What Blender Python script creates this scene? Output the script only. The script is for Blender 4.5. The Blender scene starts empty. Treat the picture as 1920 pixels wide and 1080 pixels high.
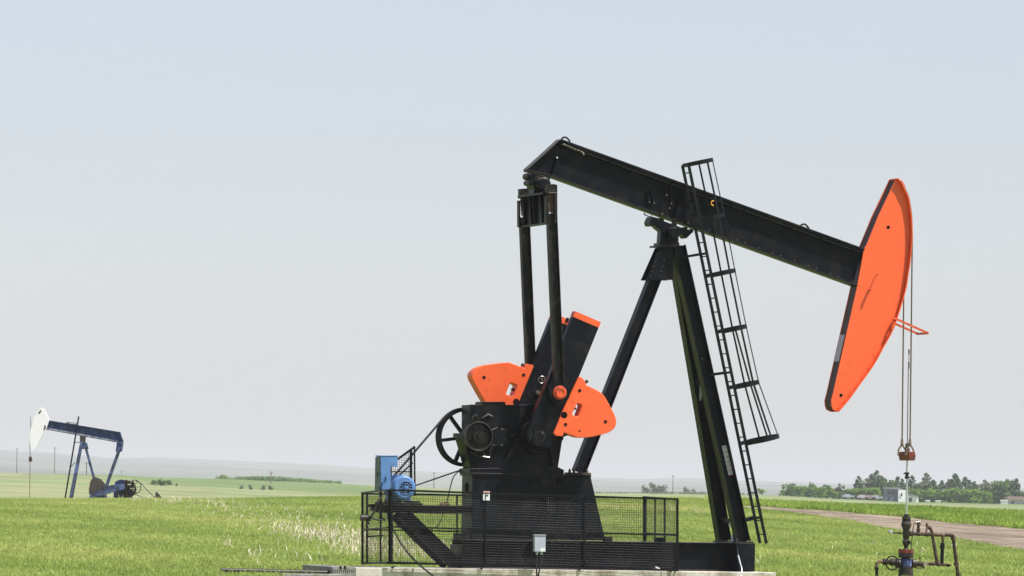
import bpy, bmesh, math, random
from mathutils import Vector, Matrix, noise
R = math.radians
random.seed(7)
sc = bpy.context.scene
COL = sc.collection

# ---------------------------------------------------------------- camera
TH, RHO, F = R(17), R(0.9), 10560.0          # F: focal length in pixels of a 1920 wide frame
FH = Vector((math.sin(TH), math.cos(TH), 0))  # level forward
RT = Vector((math.cos(TH), -math.sin(TH), 0)) # level right
CAM = Vector((0, 0, 1.8)) - FH * 120.0
PT = math.atan(385.0 / F)
FW = FH * math.cos(PT) + Vector((0, 0, math.sin(PT)))
UP0 = RT.cross(FW)
UC = UP0 * math.cos(RHO) - RT * math.sin(RHO)
RC = RT * math.cos(RHO) + UP0 * math.sin(RHO)
cam = bpy.data.objects.new('camera', bpy.data.cameras.new('camera'))
COL.objects.link(cam)
m = Matrix((RC, UC, -FW)).transposed().to_4x4(); m.translation = CAM
cam.matrix_world = m
cam.data.sensor_width = 36.0
cam.data.lens = F / 1920 * 36.0
cam.data.clip_start = 1.0; cam.data.clip_end = 60000
sc.camera = cam

# ---------------------------------------------------------------- sun, sky, exposure
TOSUN = Vector((0.39, -0.34, 0.88)).normalized()
SUN_EL = math.asin(TOSUN.z); SUN_AZ = math.atan2(TOSUN.x, TOSUN.y)
sl = bpy.data.lights.new('sun', 'SUN'); sl.energy = 4.6; sl.angle = R(0.5); sl.color = (1, .965, .9)
so = bpy.data.objects.new('sun', sl); COL.objects.link(so)
so.rotation_euler = (-TOSUN).to_track_quat('-Z', 'Y').to_euler(); so.location = (0, 0, 60)
world = bpy.data.worlds.new('World'); sc.world = world; world.use_nodes = True
wn = world.node_tree; bg = wn.nodes['Background']
sky = wn.nodes.new('ShaderNodeTexSky'); sky.sky_type = 'NISHITA'; sky.sun_disc = False
sky.sun_elevation = SUN_EL; sky.sun_rotation = SUN_AZ; sky.altitude = 600
sky.air_density = 1.0; sky.dust_density = 1.0; sky.ozone_density = 1.0
hsv = wn.nodes.new('ShaderNodeHueSaturation'); hsv.inputs['Saturation'].default_value = 0.5
tint = wn.nodes.new('ShaderNodeMix'); tint.data_type = 'RGBA'; tint.blend_type = 'MULTIPLY'
tint.inputs[0].default_value = 1.0; tint.inputs[7].default_value = (0.93, 0.93, 0.998, 1)
wn.links.new(sky.outputs[0], hsv.inputs['Color']); wn.links.new(hsv.outputs[0], tint.inputs[6])
wn.links.new(tint.outputs[2], bg.inputs['Color'])
bg.inputs['Strength'].default_value = 0.09
sc.view_settings.view_transform = 'Standard'; sc.view_settings.look = 'None'
sc.view_settings.exposure = 0.6; sc.view_settings.gamma = 1.0

# ---------------------------------------------------------------- measuring helpers
def ray(px, py):
    return (FW + RC * ((px - 960) / F) + UC * ((540 - py) / F))
def P(px, py, Y=0.0):
    """point on the vertical plane y = Y of the machine"""
    d = ray(px, py); t = (Y - CAM.y) / d.y
    return CAM + d * t
def Q(px, py, dist):
    d = ray(px, py); t = dist / d.dot(FH)
    return CAM + d * t
def XZ(pts, Y):
    return [(p.x, p.z) for p in (P(a, b, Y) for a, b in pts)]

# ---------------------------------------------------------------- materials
def mat(name, col, rough=0.5, metal=0.0, var=0.15, scale=6.0, dirt=None, dirt_amt=0.0, dscale=3.0, bump=0.0,
        spec=0.5, bscale=None, transl=0.0, dust=None):
    m = bpy.data.materials.new(name); m.use_nodes = True
    nt = m.node_tree; b = nt.nodes['Principled BSDF']
    tc = nt.nodes.new('ShaderNodeTexCoord')
    n = nt.nodes.new('ShaderNodeTexNoise'); n.inputs['Scale'].default_value = scale; n.inputs['Detail'].default_value = 6
    nt.links.new(tc.outputs['Object'], n.inputs['Vector'])
    r = nt.nodes.new('ShaderNodeValToRGB')
    r.color_ramp.elements[0].position = .3; r.color_ramp.elements[1].position = .7
    r.color_ramp.elements[0].color = (*[c * (1 - var) for c in col], 1)
    r.color_ramp.elements[1].color = (*[min(1, c * (1 + var)) for c in col], 1)
    nt.links.new(n.outputs['Fac'], r.inputs[0])
    out = r.outputs[0]
    if dirt:
        n2 = nt.nodes.new('ShaderNodeTexNoise'); n2.inputs['Scale'].default_value = dscale; n2.inputs['Detail'].default_value = 10
        n2.inputs['Roughness'].default_value = .65
        nt.links.new(tc.outputs['Object'], n2.inputs['Vector'])
        r2 = nt.nodes.new('ShaderNodeValToRGB')
        r2.color_ramp.elements[0].position = 1 - dirt_amt - .12; r2.color_ramp.elements[1].position = 1 - dirt_amt + .05
        nt.links.new(n2.outputs['Fac'], r2.inputs[0])
        mx = nt.nodes.new('ShaderNodeMix'); mx.data_type = 'RGBA'
        nt.links.new(r2.outputs[0], mx.inputs[0]); nt.links.new(out, mx.inputs[6]); mx.inputs[7].default_value = (*dirt, 1)
        out = mx.outputs[2]
    if dust:   # road dust settled on upward faces
        ge_ = nt.nodes.new('ShaderNodeNewGeometry'); sx = nt.nodes.new('ShaderNodeSeparateXYZ'); nt.links.new(ge_.outputs['True Normal'], sx.inputs[0])
        md = nt.nodes.new('ShaderNodeMapRange'); md.inputs[1].default_value = .35; md.inputs[2].default_value = .9; md.inputs[4].default_value = .75
        nt.links.new(sx.outputs[2], md.inputs[0]); mx2 = nt.nodes.new('ShaderNodeMix'); mx2.data_type = 'RGBA'
        nt.links.new(md.outputs[0], mx2.inputs[0]); nt.links.new(out, mx2.inputs[6]); mx2.inputs[7].default_value = (*dust, 1); out = mx2.outputs[2]
    nt.links.new(out, b.inputs['Base Color'])
    b.inputs['Metallic'].default_value = metal
    b.inputs['Specular IOR Level'].default_value = spec
    mr = nt.nodes.new('ShaderNodeMapRange'); mr.inputs[3].default_value = max(.05, rough - .1); mr.inputs[4].default_value = min(1, rough + .12)
    nt.links.new(n.outputs['Fac'], mr.inputs[0]); nt.links.new(mr.outputs[0], b.inputs['Roughness'])
    if bump:
        n3 = nt.nodes.new('ShaderNodeTexNoise'); n3.inputs['Scale'].default_value = bscale or scale * 8; n3.inputs['Detail'].default_value = 5
        nt.links.new(tc.outputs['Object'], n3.inputs['Vector'])
        bp = nt.nodes.new('ShaderNodeBump'); bp.inputs['Strength'].default_value = bump; bp.inputs['Distance'].default_value = .01
        nt.links.new(n3.outputs['Fac'], bp.inputs['Height']); nt.links.new(bp.outputs[0], b.inputs['Normal'])
    if transl:
        tr = nt.nodes.new('ShaderNodeBsdfTranslucent'); nt.links.new(out, tr.inputs[0])
        ms = nt.nodes.new('ShaderNodeMixShader'); ms.inputs[0].default_value = transl
        nt.links.new(b.outputs[0], ms.inputs[1]); nt.links.new(tr.outputs[0], ms.inputs[2])
        nt.links.new(ms.outputs[0], nt.nodes['Material Output'].inputs[0])
    return m
BLACK = mat('black_paint', (.0062, .0076, .0118), .36, var=.3, scale=1.6, dirt=(.02, .0185, .018), dirt_amt=.38, dscale=2.6, bump=.1, bscale=14, spec=.1, dust=(.16, .135, .11))
BLACK2 = mat('black_paint_dusty', (.009, .0085, .0085), .5, var=.3, scale=4, dirt=(.04, .034, .028), dirt_amt=.4, dscale=5, bump=.2, spec=.2, dust=(.2, .16, .12))
BLACKF = mat('black_steel_bar', (.006, .0065, .008), .42, var=.2, scale=5, spec=.2)
WIRE = mat('black_mesh_wire', (.014, .014, .017), .4, var=.2)
DARKHOLE = mat('dark_recess', (.004, .004, .004), .9, spec=.1)
ORANGE = mat('orange_paint', (.86, .125, .035), .42, var=.05, scale=2.5, dirt=(.5, .075, .03), dirt_amt=.3, dscale=5, spec=.4)
ORANGED = mat('orange_paint_worn', (.72, .1, .03), .5, var=.1, scale=4, dirt=(.06, .035, .025), dirt_amt=.38, dscale=9, spec=.4)
RUST = mat('rusty_iron', (.042, .026, .018), .75, var=.45, scale=14, dirt=(.15, .085, .05), dirt_amt=.38, dscale=11, bump=.6)
RUSTL = mat('tan_rusted_pipe', (.2, .13, .08), .7, var=.4, scale=16, dirt=(.07, .04, .025), dirt_amt=.45, dscale=12, bump=.5)
DARKIRON = mat('dark_greasy_iron', (.022, .018, .016), .45, var=.4, scale=12, dirt=(.09, .055, .035), dirt_amt=.38, dscale=10, bump=.5)
WORN = mat('worn_bare_steel', (.3, .27, .25), .35, metal=.8, var=.3, scale=10)
STEEL = mat('polished_steel', (.62, .63, .65), .28, metal=.7, var=.1, scale=10)
ROPE = mat('wire_rope', (.11, .085, .06), .6, var=.35, scale=30)
BLUE = mat('light_blue_paint', (.105, .225, .48), .42, var=.1, scale=5, dirt=(.05, .1, .2), dirt_amt=.3, dscale=6, spec=.4)
BLUEGREY = mat('dark_grey_green_paint', (.08, .115, .12), .55, var=.15, scale=5)
GREYBOX = mat('light_grey_enamel', (.4, .42, .53), .4, var=.06, scale=8)
WHITE = mat('white_sticker', (.7, .72, .76), .5, var=.05, scale=12)
PINKL = mat('lilac_sticker', (.5, .42, .5), .5, var=.05)
RED = mat('red_print', (.5, .04, .05), .5, var=.05)
YEL = mat('yellow_sticker', (.7, .62, .06), .5, var=.08)
AMBER = mat('amber_plastic', (.8, .36, .02), .4, var=.1)
INK = mat('black_print', (.02, .02, .02), .5)
RUBBER = mat('black_rubber', (.012, .012, .012), .6, var=.2)
CONC = mat('cast_concrete', (.6, .56, .51), .85, var=.14, scale=2.5, dirt=(.3, .26, .21), dirt_amt=.42, dscale=2.6, bump=.4, spec=.2)
CONC2 = mat('grey_stained_concrete', (.27, .26, .25), .85, var=.15, scale=4, dirt=(.16, .15, .14), dirt_amt=.4, dscale=5, bump=.4, spec=.2)
FBLUE = mat('faded_navy_paint', (.018, .034, .115), .45, var=.4, scale=1.5, dirt=(.09, .12, .22), dirt_amt=.34, dscale=3, spec=.3)
FBLUE2 = mat('chalky_blue_paint', (.085, .125, .29), .55, var=.5, scale=2, dirt=(.02, .025, .05), dirt_amt=.48, dscale=3)
FWHITE = mat('white_horsehead_paint', (.96, .93, 1.0), .5, var=.02, dirt=(.2, .2, .2), dirt_amt=.24, dscale=2.2)
FBROWN = mat('brown_weathered_paint', (.055, .042, .04), .7, var=.3, scale=3)
WOODP = mat('weathered_pole_wood', (.18, .14, .11), .85, var=.2)
HWHITE = mat('white_siding', (.92, .92, .93), .7, var=.05, scale=.6)
HDARK = mat('grey_blue_siding', (.16, .18, .24), .7, var=.1, scale=.6)
HROOF = mat('grey_shingle', (.22, .21, .23), .8, var=.15, scale=.6)
HROOFR = mat('reddish_roof_metal', (.34, .24, .22), .7, var=.15, scale=.6)
GLASS = mat('dark_window_glass', (.03, .04, .05), .15, var=.1)
TRUNK = mat('tree_bark', (.09, .07, .05), .9, var=.25, scale=2)

# ---------------------------------------------------------------- mesh helpers
ORG = {}; DEPTH = {}
SPLIT = {'access_hole', 'bolt', 'lightening_hole', 'bolt_recess', 'wrist_pin_hole', 'web_stiffener', 'lifting_hole', 'retaining_pin', 'rivet', 'tie_bar', 'lacing_bar',
         'rusty_bolt', 'slide_rail', 'mount_brace', 'hinge', 'front_post', 'floor_bracket', 'cable_gland', 'flexible_conduit', 'stiffener_rib', 'grease_line', 'anchor_bolt', 'rung', 'cable_guard', 'red_band', 'pin_nut', 'brake_linkage', 'name_plate_stud'}
def cp(o):
    return ORG[o.name]
class MB:
    def __init__(s): s.v = []; s.f = []; s.sm = []; s.mi = []; s.cur = 0
    def add(s, vs, fs, smooth=False):
        b = len(s.v); s.v += [tuple(v) for v in vs]
        for f in fs: s.f.append([b + i for i in f]); s.sm.append(smooth); s.mi.append(s.cur)
        return s
    def prism(s, xz, y0, y1, holes=None):
        """polygon in XZ extruded from y0 to y1 (n-gon triangulated), optional holes"""
        loops = [list(xz)] + [list(h) for h in (holes or [])]
        from mathutils.geometry import tessellate_polygon
        tri = tessellate_polygon([[Vector((x, z, 0)) for x, z in l] for l in loops])
        flat = [p for l in loops for p in l]; n = len(flat)
        vs = [(x, y0, z) for x, z in flat] + [(x, y1, z) for x, z in flat]
        fs = [tuple(t) for t in tri] + [tuple(i + n for i in reversed(t)) for t in tri]
        k = 0
        for l in loops:
            c = len(l)
            for i in range(c):
                a = k + i; b = k + (i + 1) % c
                fs.append((a, b, b + n, a + n))
            k += c
        return s.add(vs, fs)
    def pp(s, px, y0, y1, holes=None, ref=None):
        r = y0 if ref is None else ref
        return s.prism(XZ(px, r), y0, y1, [XZ(h, r) for h in (holes or [])])
    def obox(s, c, a, b, d):
        """oriented box: centre, three half-axis vectors"""
        c, a, b, d = Vector(c), Vector(a), Vector(b), Vector(d)
        vs = [c + a * i + b * j + d * k for i in (-1, 1) for j in (-1, 1) for k in (-1, 1)]
        return s.add(vs, [(0, 1, 3, 2), (4, 6, 7, 5), (0, 4, 5, 1), (2, 3, 7, 6), (0, 2, 6, 4), (1, 5, 7, 3)])
    def box(s, x0, x1, y0, y1, z0, z1):
        return s.obox(((x0 + x1) / 2, (y0 + y1) / 2, (z0 + z1) / 2), ((x1 - x0) / 2, 0, 0), (0, (y1 - y0) / 2, 0), (0, 0, (z1 - z0) / 2))
    def bar(s, p0, p1, w, h, side=(0, 1, 0)):
        """rectangular bar from p0 to p1, w along side, h across"""
        p0, p1 = Vector(p0), Vector(p1); a = (p1 - p0); n = a.normalized()
        sd = Vector(side); sd = (sd - n * sd.dot(n)).normalized(); u = n.cross(sd)
        return s.obox((p0 + p1) / 2, a / 2, sd * w / 2, u * h / 2)
    def ibeam(s, p0, p1, h, w, tf=.025, tw=.02):
        """I-section, flanges normal to the in-plane (XZ) perpendicular, width w along Y"""
        p0, p1 = Vector(p0), Vector(p1); a = p1 - p0; n = a.normalized()
        Y = Vector((0, 1, 0)); Y = (Y - n * Y.dot(n)).normalized(); u = n.cross(Y)
        c = (p0 + p1) / 2
        s.obox(c, a / 2, Y * tw / 2, u * (h / 2 - tf))
        s.obox(c + u * (h / 2 - tf / 2), a / 2, Y * w / 2, u * tf / 2)
        s.obox(c - u * (h / 2 - tf / 2), a / 2, Y * w / 2, u * tf / 2)
        return s
    def tube(s, pts, r, n=8, closed=False, cap=True):
        pts = [Vector(p) for p in pts]; m = len(pts); rings = []
        rr = r if isinstance(r, (list, tuple)) else [r] * m
        ref = None
        for i, p in enumerate(pts):
            if closed: t = pts[(i + 1) % m] - pts[i - 1]
            else: t = pts[min(i + 1, m - 1)] - pts[max(i - 1, 0)]
            t = t.normalized()
            if ref is None:
                ref = t.cross(Vector((0, 0, 1)) if abs(t.z) < .9 else Vector((1, 0, 0))).normalized()
            ref = (ref - t * ref.dot(t)).normalized(); b = t.cross(ref)
            rings.append([p + (ref * math.cos(2 * math.pi * k / n) + b * math.sin(2 * math.pi * k / n)) * rr[i] for k in range(n)])
        vs = [v for g in rings for v in g]; fs = []
        for i in range(m if closed else m - 1):
            for k in range(n):
                a = i * n + k; b2 = i * n + (k + 1) % n; c = ((i + 1) % m) * n
                fs.append((a, b2, c + (k + 1) % n, c + k))
        s.add(vs, fs, True)
        if cap and not closed:
            s.add(rings[0], [tuple(range(n - 1, -1, -1))]); s.add(rings[-1], [tuple(range(n))])
        return s
    def cyl(s, p0, p1, r, n=20, r2=None):
        return s.tube([p0, p1], [r, r if r2 is None else r2], n)
    def lathe(s, c, prof, axis='z', n=24, cap=True):
        """prof: list of (height along axis, radius) in world units relative to c"""
        c = Vector(c)
        ax = {'z': Vector((0, 0, 1)), 'y': Vector((0, 1, 0)), 'x': Vector((1, 0, 0))}[axis] if isinstance(axis, str) else axis
        e = ax.orthogonal().normalized(); g = ax.cross(e)
        vs = []; fs = []
        for h, r in prof:
            for k in range(n):
                t = 2 * math.pi * k / n
                vs.append(c + ax * h + (e * math.cos(t) + g * math.sin(t)) * r)
        for i in range(len(prof) - 1):
            for k in range(n):
                fs.append((i * n + k, i * n + (k + 1) % n, (i + 1) * n + (k + 1) % n, (i + 1) * n + k))
        s.add(vs, fs, True)
        if cap: s.add(vs[:n], [tuple(range(n))]); s.add(vs[-n:], [tuple(range(n))])
        return s
    def ring(s, c, r, tr, axis='y', n=40, m=8, sq=None):
        c = Vector(c); ax = {'z': Vector((0, 0, 1)), 'y': Vector((0, 1, 0)), 'x': Vector((1, 0, 0))}[axis]
        e = ax.orthogonal().normalized(); g = ax.cross(e)
        return s.tube([c + (e * math.cos(2 * math.pi * k / n) + g * math.sin(2 * math.pi * k / n)) * r for k in range(n)], tr, m, closed=True)
    def pieces(s):
        n = len(s.v); par = list(range(n)); key = {}
        def fd(a):
            while par[a] != a: par[a] = par[par[a]]; a = par[a]
            return a
        for i, v in enumerate(s.v):
            k = (round(v[0], 5), round(v[1], 5), round(v[2], 5))
            if k in key: par[fd(i)] = fd(key[k])
            else: key[k] = i
        for f in s.f:
            for a in f[1:]: par[fd(a)] = fd(f[0])
        gr = {}
        for j, f in enumerate(s.f): gr.setdefault(fd(f[0]), []).append(j)
        out = []
        for g in gr.values():
            m = MB(); mp = {}
            for j in g:
                ff = []
                for a in s.f[j]:
                    if a not in mp: mp[a] = len(m.v); m.v.append(s.v[a])
                    ff.append(mp[a])
                m.f.append(ff); m.sm.append(s.sm[j]); m.mi.append(0)
            out.append(m)
        return out
    def build(s, name, material, parent=None, org=None, bevel=0):
        if parent is not None:
            while DEPTH[parent.name] >= 3: parent = parent.parent
        if name in SPLIT:
            comps = s.pieces()
            if len(comps) > 1:
                out = [c.build(name, material, parent, None, bevel) for c in comps]
                return out[0]
        vs = s.v
        if org is None:
            xs = [v[0] for v in vs]; ys = [v[1] for v in vs]; zs = [v[2] for v in vs]
            org = Vector(((min(xs) + max(xs)) / 2, (min(ys) + max(ys)) / 2, min(zs)))
        org = Vector(org)
        me = bpy.data.meshes.new(name)
        me.from_pydata([(v[0] - org.x, v[1] - org.y, v[2] - org.z) for v in vs], [], s.f)
        mats = material if isinstance(material, (list, tuple)) else [material]
        for mm in mats: me.materials.append(mm)
        me.polygons.foreach_set('use_smooth', [True if any(s.sm) else False] * len(me.polygons))
        me.polygons.foreach_set('material_index', s.mi)
        bm = bmesh.new(); bm.from_mesh(me); bmesh.ops.recalc_face_normals(bm, faces=bm.faces); bm.to_mesh(me); bm.free()
        if any(s.sm): me.set_sharp_from_angle(angle=R(35))
        o = bpy.data.objects.new(name, me); COL.objects.link(o)
        ORG[o.name] = org; DEPTH[o.name] = 1 if parent is None else DEPTH[parent.name] + 1
        if parent is not None:
            o.parent = parent; o.location = org - ORG[parent.name]
        else: o.location = org
        if bevel:
            bv = o.modifiers.new('bevel', 'BEVEL'); bv.width = bevel; bv.segments = 1; bv.limit_method = 'ANGLE'
        return o
def thing(name, label, cat, loc, group=None):
    o = bpy.data.objects.new(name, None); COL.objects.link(o); o.location = loc
    o.empty_display_size = .2
    ORG[o.name] = Vector(loc); DEPTH[o.name] = 1
    return tag(o, label, cat, group)
def tag(o, label, cat, group=None, kind=None):
    o['label'] = label; o['category'] = cat
    if group: o['group'] = group
    if kind: o['kind'] = kind
    return o
def V(*a): return Vector(a)
def arc(pts, n=6):
    """Catmull-Rom smoothing"""
    pts = [Vector(p) for p in pts]; q = [pts[0] * 2 - pts[1]] + pts + [pts[-1] * 2 - pts[-2]]; out = []
    for i in range(1, len(q) - 2):
        for k in range(n):
            t = k / n; a, b, c, d = q[i - 1], q[i], q[i + 1], q[i + 2]
            out.append(.5 * ((2 * b) + (c - a) * t + (2 * a - 5 * b + 4 * c - d) * t * t + (3 * b - a - 3 * c + d) * t ** 3))
    out.append(pts[-1]); return out

# ================================================================ TERRAIN
def interp(tab, x):
    if x <= tab[0][0]: return tab[0][1]
    for (a, b), (c, d) in zip(tab, tab[1:]):
        if x <= c:
            t = (x - a) / (c - a); t = t * t * (3 - 2 * t) * .5 + t * .5
            return b + (d - b) * t
    return tab[-1][1]
CREST = [(-3000, .9), (0, 1.03), (400, 1.2), (700, 1.44), (1000, 1.53), (1300, 1.64), (1440, 1.42), (1665, 1.27), (1920, 1.08), (3000, .6)]
FARZ = [(-3000, 5), (0, 5.2), (230, 5.0), (300, 4.6), (400, 4.5), (520, 4.05), (640, 3.7), (700, 3.3), (1000, 2.0), (1250, 2.3), (1440, 2.4), (1600, 1.6), (1700, 1.15), (1920, .95), (4000, .8)]
HILL = [(-3000, 48), (0, 43), (90, 40), (170, 37.5), (220, 35.5), (300, 36.5), (400, 34.5), (510, 32.5), (583, 31.5), (700, 28), (850, 25), (1100, 21.8), (1180, 20.5), (1290, 22), (1440, 20), (1920, 17), (4000, 15)]
def sstep(a, b, x):
    t = min(1, max(0, (x - a) / (b - a))); return t * t * (3 - 2 * t)
def height(col, d, r=None):
    """ground height for a bearing (col = pixel column it projects to) and distance"""
    cz = interp(CREST, col)
    if d < 118: return 0.0
    if d < 290:
        s = (d - 118) / 172.0
        s = s - .06 * math.sin(math.pi * 2 * s) * .5
        return cz * s
    if d < 360: return cz - .62 * sstep(290, 360, d)
    if d < 650: return (cz - .62) + (-1.2 - (cz - .62)) * sstep(360, 650, d)
    fz = interp(FARZ, col)
    if d < 1500: return -1.2 + (fz + 1.2) * ((d - 650) / 850.0) ** 1.15
    if d < 2100: return fz
    if d < 3000: return fz + (-6 - fz) * sstep(2100, 3000, d)
    hz = interp(HILL, col)
    hz = hz * 3.43 - 4.4
    if d < 24000: return -6 + (hz + 6) * sstep(4000, 24000, d)
    return hz - (hz * .6) * sstep(24000, 30000, d)
def colof(v):
    rel = v - CAM; f = rel.dot(FH)
    return 960 + F * rel.dot(RT) / f if f > .5 else 960
def ground(x, y):
    rel = V(x, y, 0) - V(CAM.x, CAM.y, 0); f = rel.dot(FH)
    if f < 5: return 0.0
    c = 960 + F * rel.dot(RT) / f
    return height(max(-4000, min(6000, c)), f)
def hit(px, py):
    """where the sight line meets the field"""
    d = ray(px, py); d = d / d.dot(FH); t = 60.0
    while t < 6000:
        p = CAM + d * t
        if p.z <= height(colof(p), t): break
        t += .5
    return CAM + d * t
def terrain(name, r0, r1, nr, material, log=False):
    rs = [r0 * (r1 / r0) ** (i / nr) if log else r0 + (r1 - r0) * i / nr for i in range(nr + 1)]
    angs = []
    a = -180.0
    while a < 180:
        angs.append(a); a += .12 if -7 < a < 7 else (1.0 if -20 < a < 20 else 6)
    angs.append(180.0)
    vs = []; fs = []; na = len(angs)
    for r in rs:
        for g in angs:
            t = R(g); f = r * math.cos(t); l = r * math.sin(t)
            p = CAM + FH * f + RT * l
            p.z = ground(p.x, p.y)
            if r > 3000:
                p.z += (noise.noise(Vector((p.x * .0011, p.y * .0004, 2))) * 5 + noise.noise(Vector((p.x * .004, p.y * .0006, 5))) * 3.5) * sstep(9000, 20000, r)
            vs.append(p)
    for i in range(nr):
        for j in range(na - 1):
            a = i * na + j; fs.append((a, a + 1, a + 1 + na, a + na))
    mb = MB(); mb.add(vs, fs, True)
    o = mb.build(name, material, org=(0, 0, 0)); o['kind'] = 'structure'
    return o
def ground_mat(name, stops, scale, rough=.95, stretch=(1, 1, 1), fine=None):
    m = bpy.data.materials.new(name); m.use_nodes = True
    nt = m.node_tree; b = nt.nodes['Principled BSDF']; b.inputs['Roughness'].default_value = rough
    b.inputs['Specular IOR Level'].default_value = .1
    g = nt.nodes.new('ShaderNodeNewGeometry'); mp = nt.nodes.new('ShaderNodeMapping'); mp.inputs['Scale'].default_value = stretch
    mp.inputs['Rotation'].default_value = (0, 0, TH)
    n = nt.nodes.new('ShaderNodeTexNoise'); n.inputs['Scale'].default_value = scale; n.inputs['Detail'].default_value = 8; n.inputs['Roughness'].default_value = .6
    r = nt.nodes.new('ShaderNodeValToRGB'); e = r.color_ramp.elements
    e[0].position = stops[0][0]; e[0].color = (*stops[0][1], 1); e[1].position = stops[-1][0]; e[1].color = (*stops[-1][1], 1)
    for p, c in stops[1:-1]:
        q = e.new(p); q.color = (*c, 1)
    nt.links.new(g.outputs['Position'], mp.inputs[0]); nt.links.new(mp.outputs[0], n.inputs[0]); nt.links.new(n.outputs[0], r.inputs[0])
    out = r.outputs[0]
    if fine:
        n2 = nt.nodes.new('ShaderNodeTexNoise'); n2.inputs['Scale'].default_value = fine[0]; n2.inputs['Detail'].default_value = 4
        nt.links.new(mp.outputs[0], n2.inputs[0])
        mr = nt.nodes.new('ShaderNodeMapRange'); mr.inputs[1].default_value = .3; mr.inputs[2].default_value = .7
        mr.inputs[3].default_value = 1 - fine[1]; mr.inputs[4].default_value = 1 + fine[1]
        nt.links.new(n2.outputs[0], mr.inputs[0])
        mx = nt.nodes.new('ShaderNodeMix'); mx.data_type = 'RGBA'; mx.blend_type = 'MULTIPLY'; mx.inputs[0].default_value = 1
        nt.links.new(out, mx.inputs[6]); nt.links.new(mr.outputs[0], mx.inputs[7]); out = mx.outputs[2]
    nt.links.new(out, b.inputs['Base Color'])
    return m
MFIELD = ground_mat('field_soil_and_grass', [(.3, (.16, .21, .05)), (.55, (.21, .26, .065)), (.75, (.28, .3, .1))], .12, fine=(9, .3))
MPLAIN = ground_mat('far_pasture', [(.32, (.14, .19, .075)), (.45, (.15, .205, .08)), (.56, (.26, .27, .14)), (.66, (.17, .23, .085)), (.8, (.12, .17, .07))], .011, stretch=(1, .22, 1), fine=(.09, .15))
MHILL = ground_mat('distant_hillside', [(.38, (.03, .045, .03)), (.5, (.09, .12, .06)), (.62, (.17, .19, .1))], .0009, stretch=(1, .35, 1), fine=(.006, .3))
MROAD = ground_mat('dirt_track', [(.36, (.14, .11, .09)), (.44, (.19, .148, .112)), (.6, (.28, .225, .17)), (.75, (.38, .32, .25))], .5, stretch=(1.8, .18, 1), fine=(4, .3))
terrain('field', 4, 330, 110, MFIELD)
terrain('far_plain', 330, 2900, 70, MPLAIN, True)
terrain('hills', 2900, 33000, 70, MHILL, True)

# haze box : closed, sky outside
hz = MB(); hz.box(-26000, 34000, -400, 40000, -30, 175)
ho = hz.build('haze', BLACK, org=(0, 0, 0)); ho['kind'] = 'stuff'
ho.data.materials.clear()
hm = bpy.data.materials.new('valley_haze'); hm.use_nodes = True
hm.node_tree.nodes.clear()
pv = hm.node_tree.nodes.new('ShaderNodeVolumePrincipled'); om = hm.node_tree.nodes.new('ShaderNodeOutputMaterial')
pv.inputs['Color'].default_value = (.965, .985, 1, 1); pv.inputs['Density'].default_value = .00009; pv.inputs['Anisotropy'].default_value = -.08
hm.node_tree.links.new(pv.outputs[0], om.inputs['Volume']); ho.data.materials.append(hm)

# road
UPE = [(1330, 949.5), (1393, 952), (1440, 954.5), (1540, 960), (1665, 969), (1765, 981), (1920, 995), (2150, 1018), (2500, 1060)]
LOE = [(1330, 950.5), (1393, 953.5), (1440, 958), (1515, 967.5), (1590, 977.5), (1640, 989), (1715, 1003), (1790, 1012), (1865, 1027), (1920, 1035), (2150, 1075), (2500, 1150)]
def lin(tab, x):
    for (a, b), (c, d) in zip(tab, tab[1:]):
        if x <= c: return b + (d - b) * (x - a) / (c - a)
    return tab[-1][1]
rv = []; rf = []; NX, NY = 90, 10
for i in range(NX + 1):
    x = 1335 + (2450 - 1335) * i / NX
    a, b = lin(UPE, x), lin(LOE, x)
    a += math.sin(x * .11) * .35 + math.sin(x * .043) * .5; b += math.sin(x * .13 + 1) * .6 + math.sin(x * .037) * .8
    A, B = hit(x, a), hit(x, b)
    for j in range(NY + 1):
        p = A.lerp(B, j / NY); p.z = ground(p.x, p.y) + .09 + (.03 * math.cos(j / NY * math.pi * 4) if 0 < j < NY else -.03)
        rv.append(p)
for i in range(NX):
    for j in range(NY):
        k = i * (NY + 1) + j; rf.append((k, k + 1, k + NY + 2, k + NY + 1))
mb = MB(); mb.add(rv, rf, True); o = mb.build('dirt_road', MROAD, org=(0, 0, 0)); o['kind'] = 'structure'

# ================================================================ THE BIG PUMPJACK
BASE = P(1100, 1069, -.46); ZB = P(960, 1066.5, -.46).z
jack = thing('pumpjack', 'large black pumpjack with orange horsehead and orange counterweights, in the foreground', 'pumpjack', (BASE.x, 0, ZB))
# --- skid base
mb = MB()
zt = P(960, 1012.5, -.46).z; x0 = P(867.5, 1030, -.46).x; x1 = P(1411, 1040, -.46).x
for yy in (-.32, .32):
    mb.ibeam((x0, yy, (ZB + zt) / 2), (x1 - .22, yy, (ZB + zt) / 2), zt - ZB, .29, .025, .016)
mb.box(x1 - .22, x1 + .0, -.47, .47, ZB + .003, zt + .004)
mb.box(x0 - .012, x0, -.46, .46, ZB + .004, zt - .12)
for k in range(9):
    x = x0 + .5 + k * .62
    mb.box(x, x + .1, -.31, .31, ZB + .03, zt - .03)
for px, py in ((1142, 1005), (1238, 1010)):
    p = P(px, py, -.5); mb.box(p.x - .08, p.x + .08, -.5, -.3, zt + .002, zt + .1)
skid = mb.build('skid_base', BLACK, jack, bevel=.006)
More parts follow.
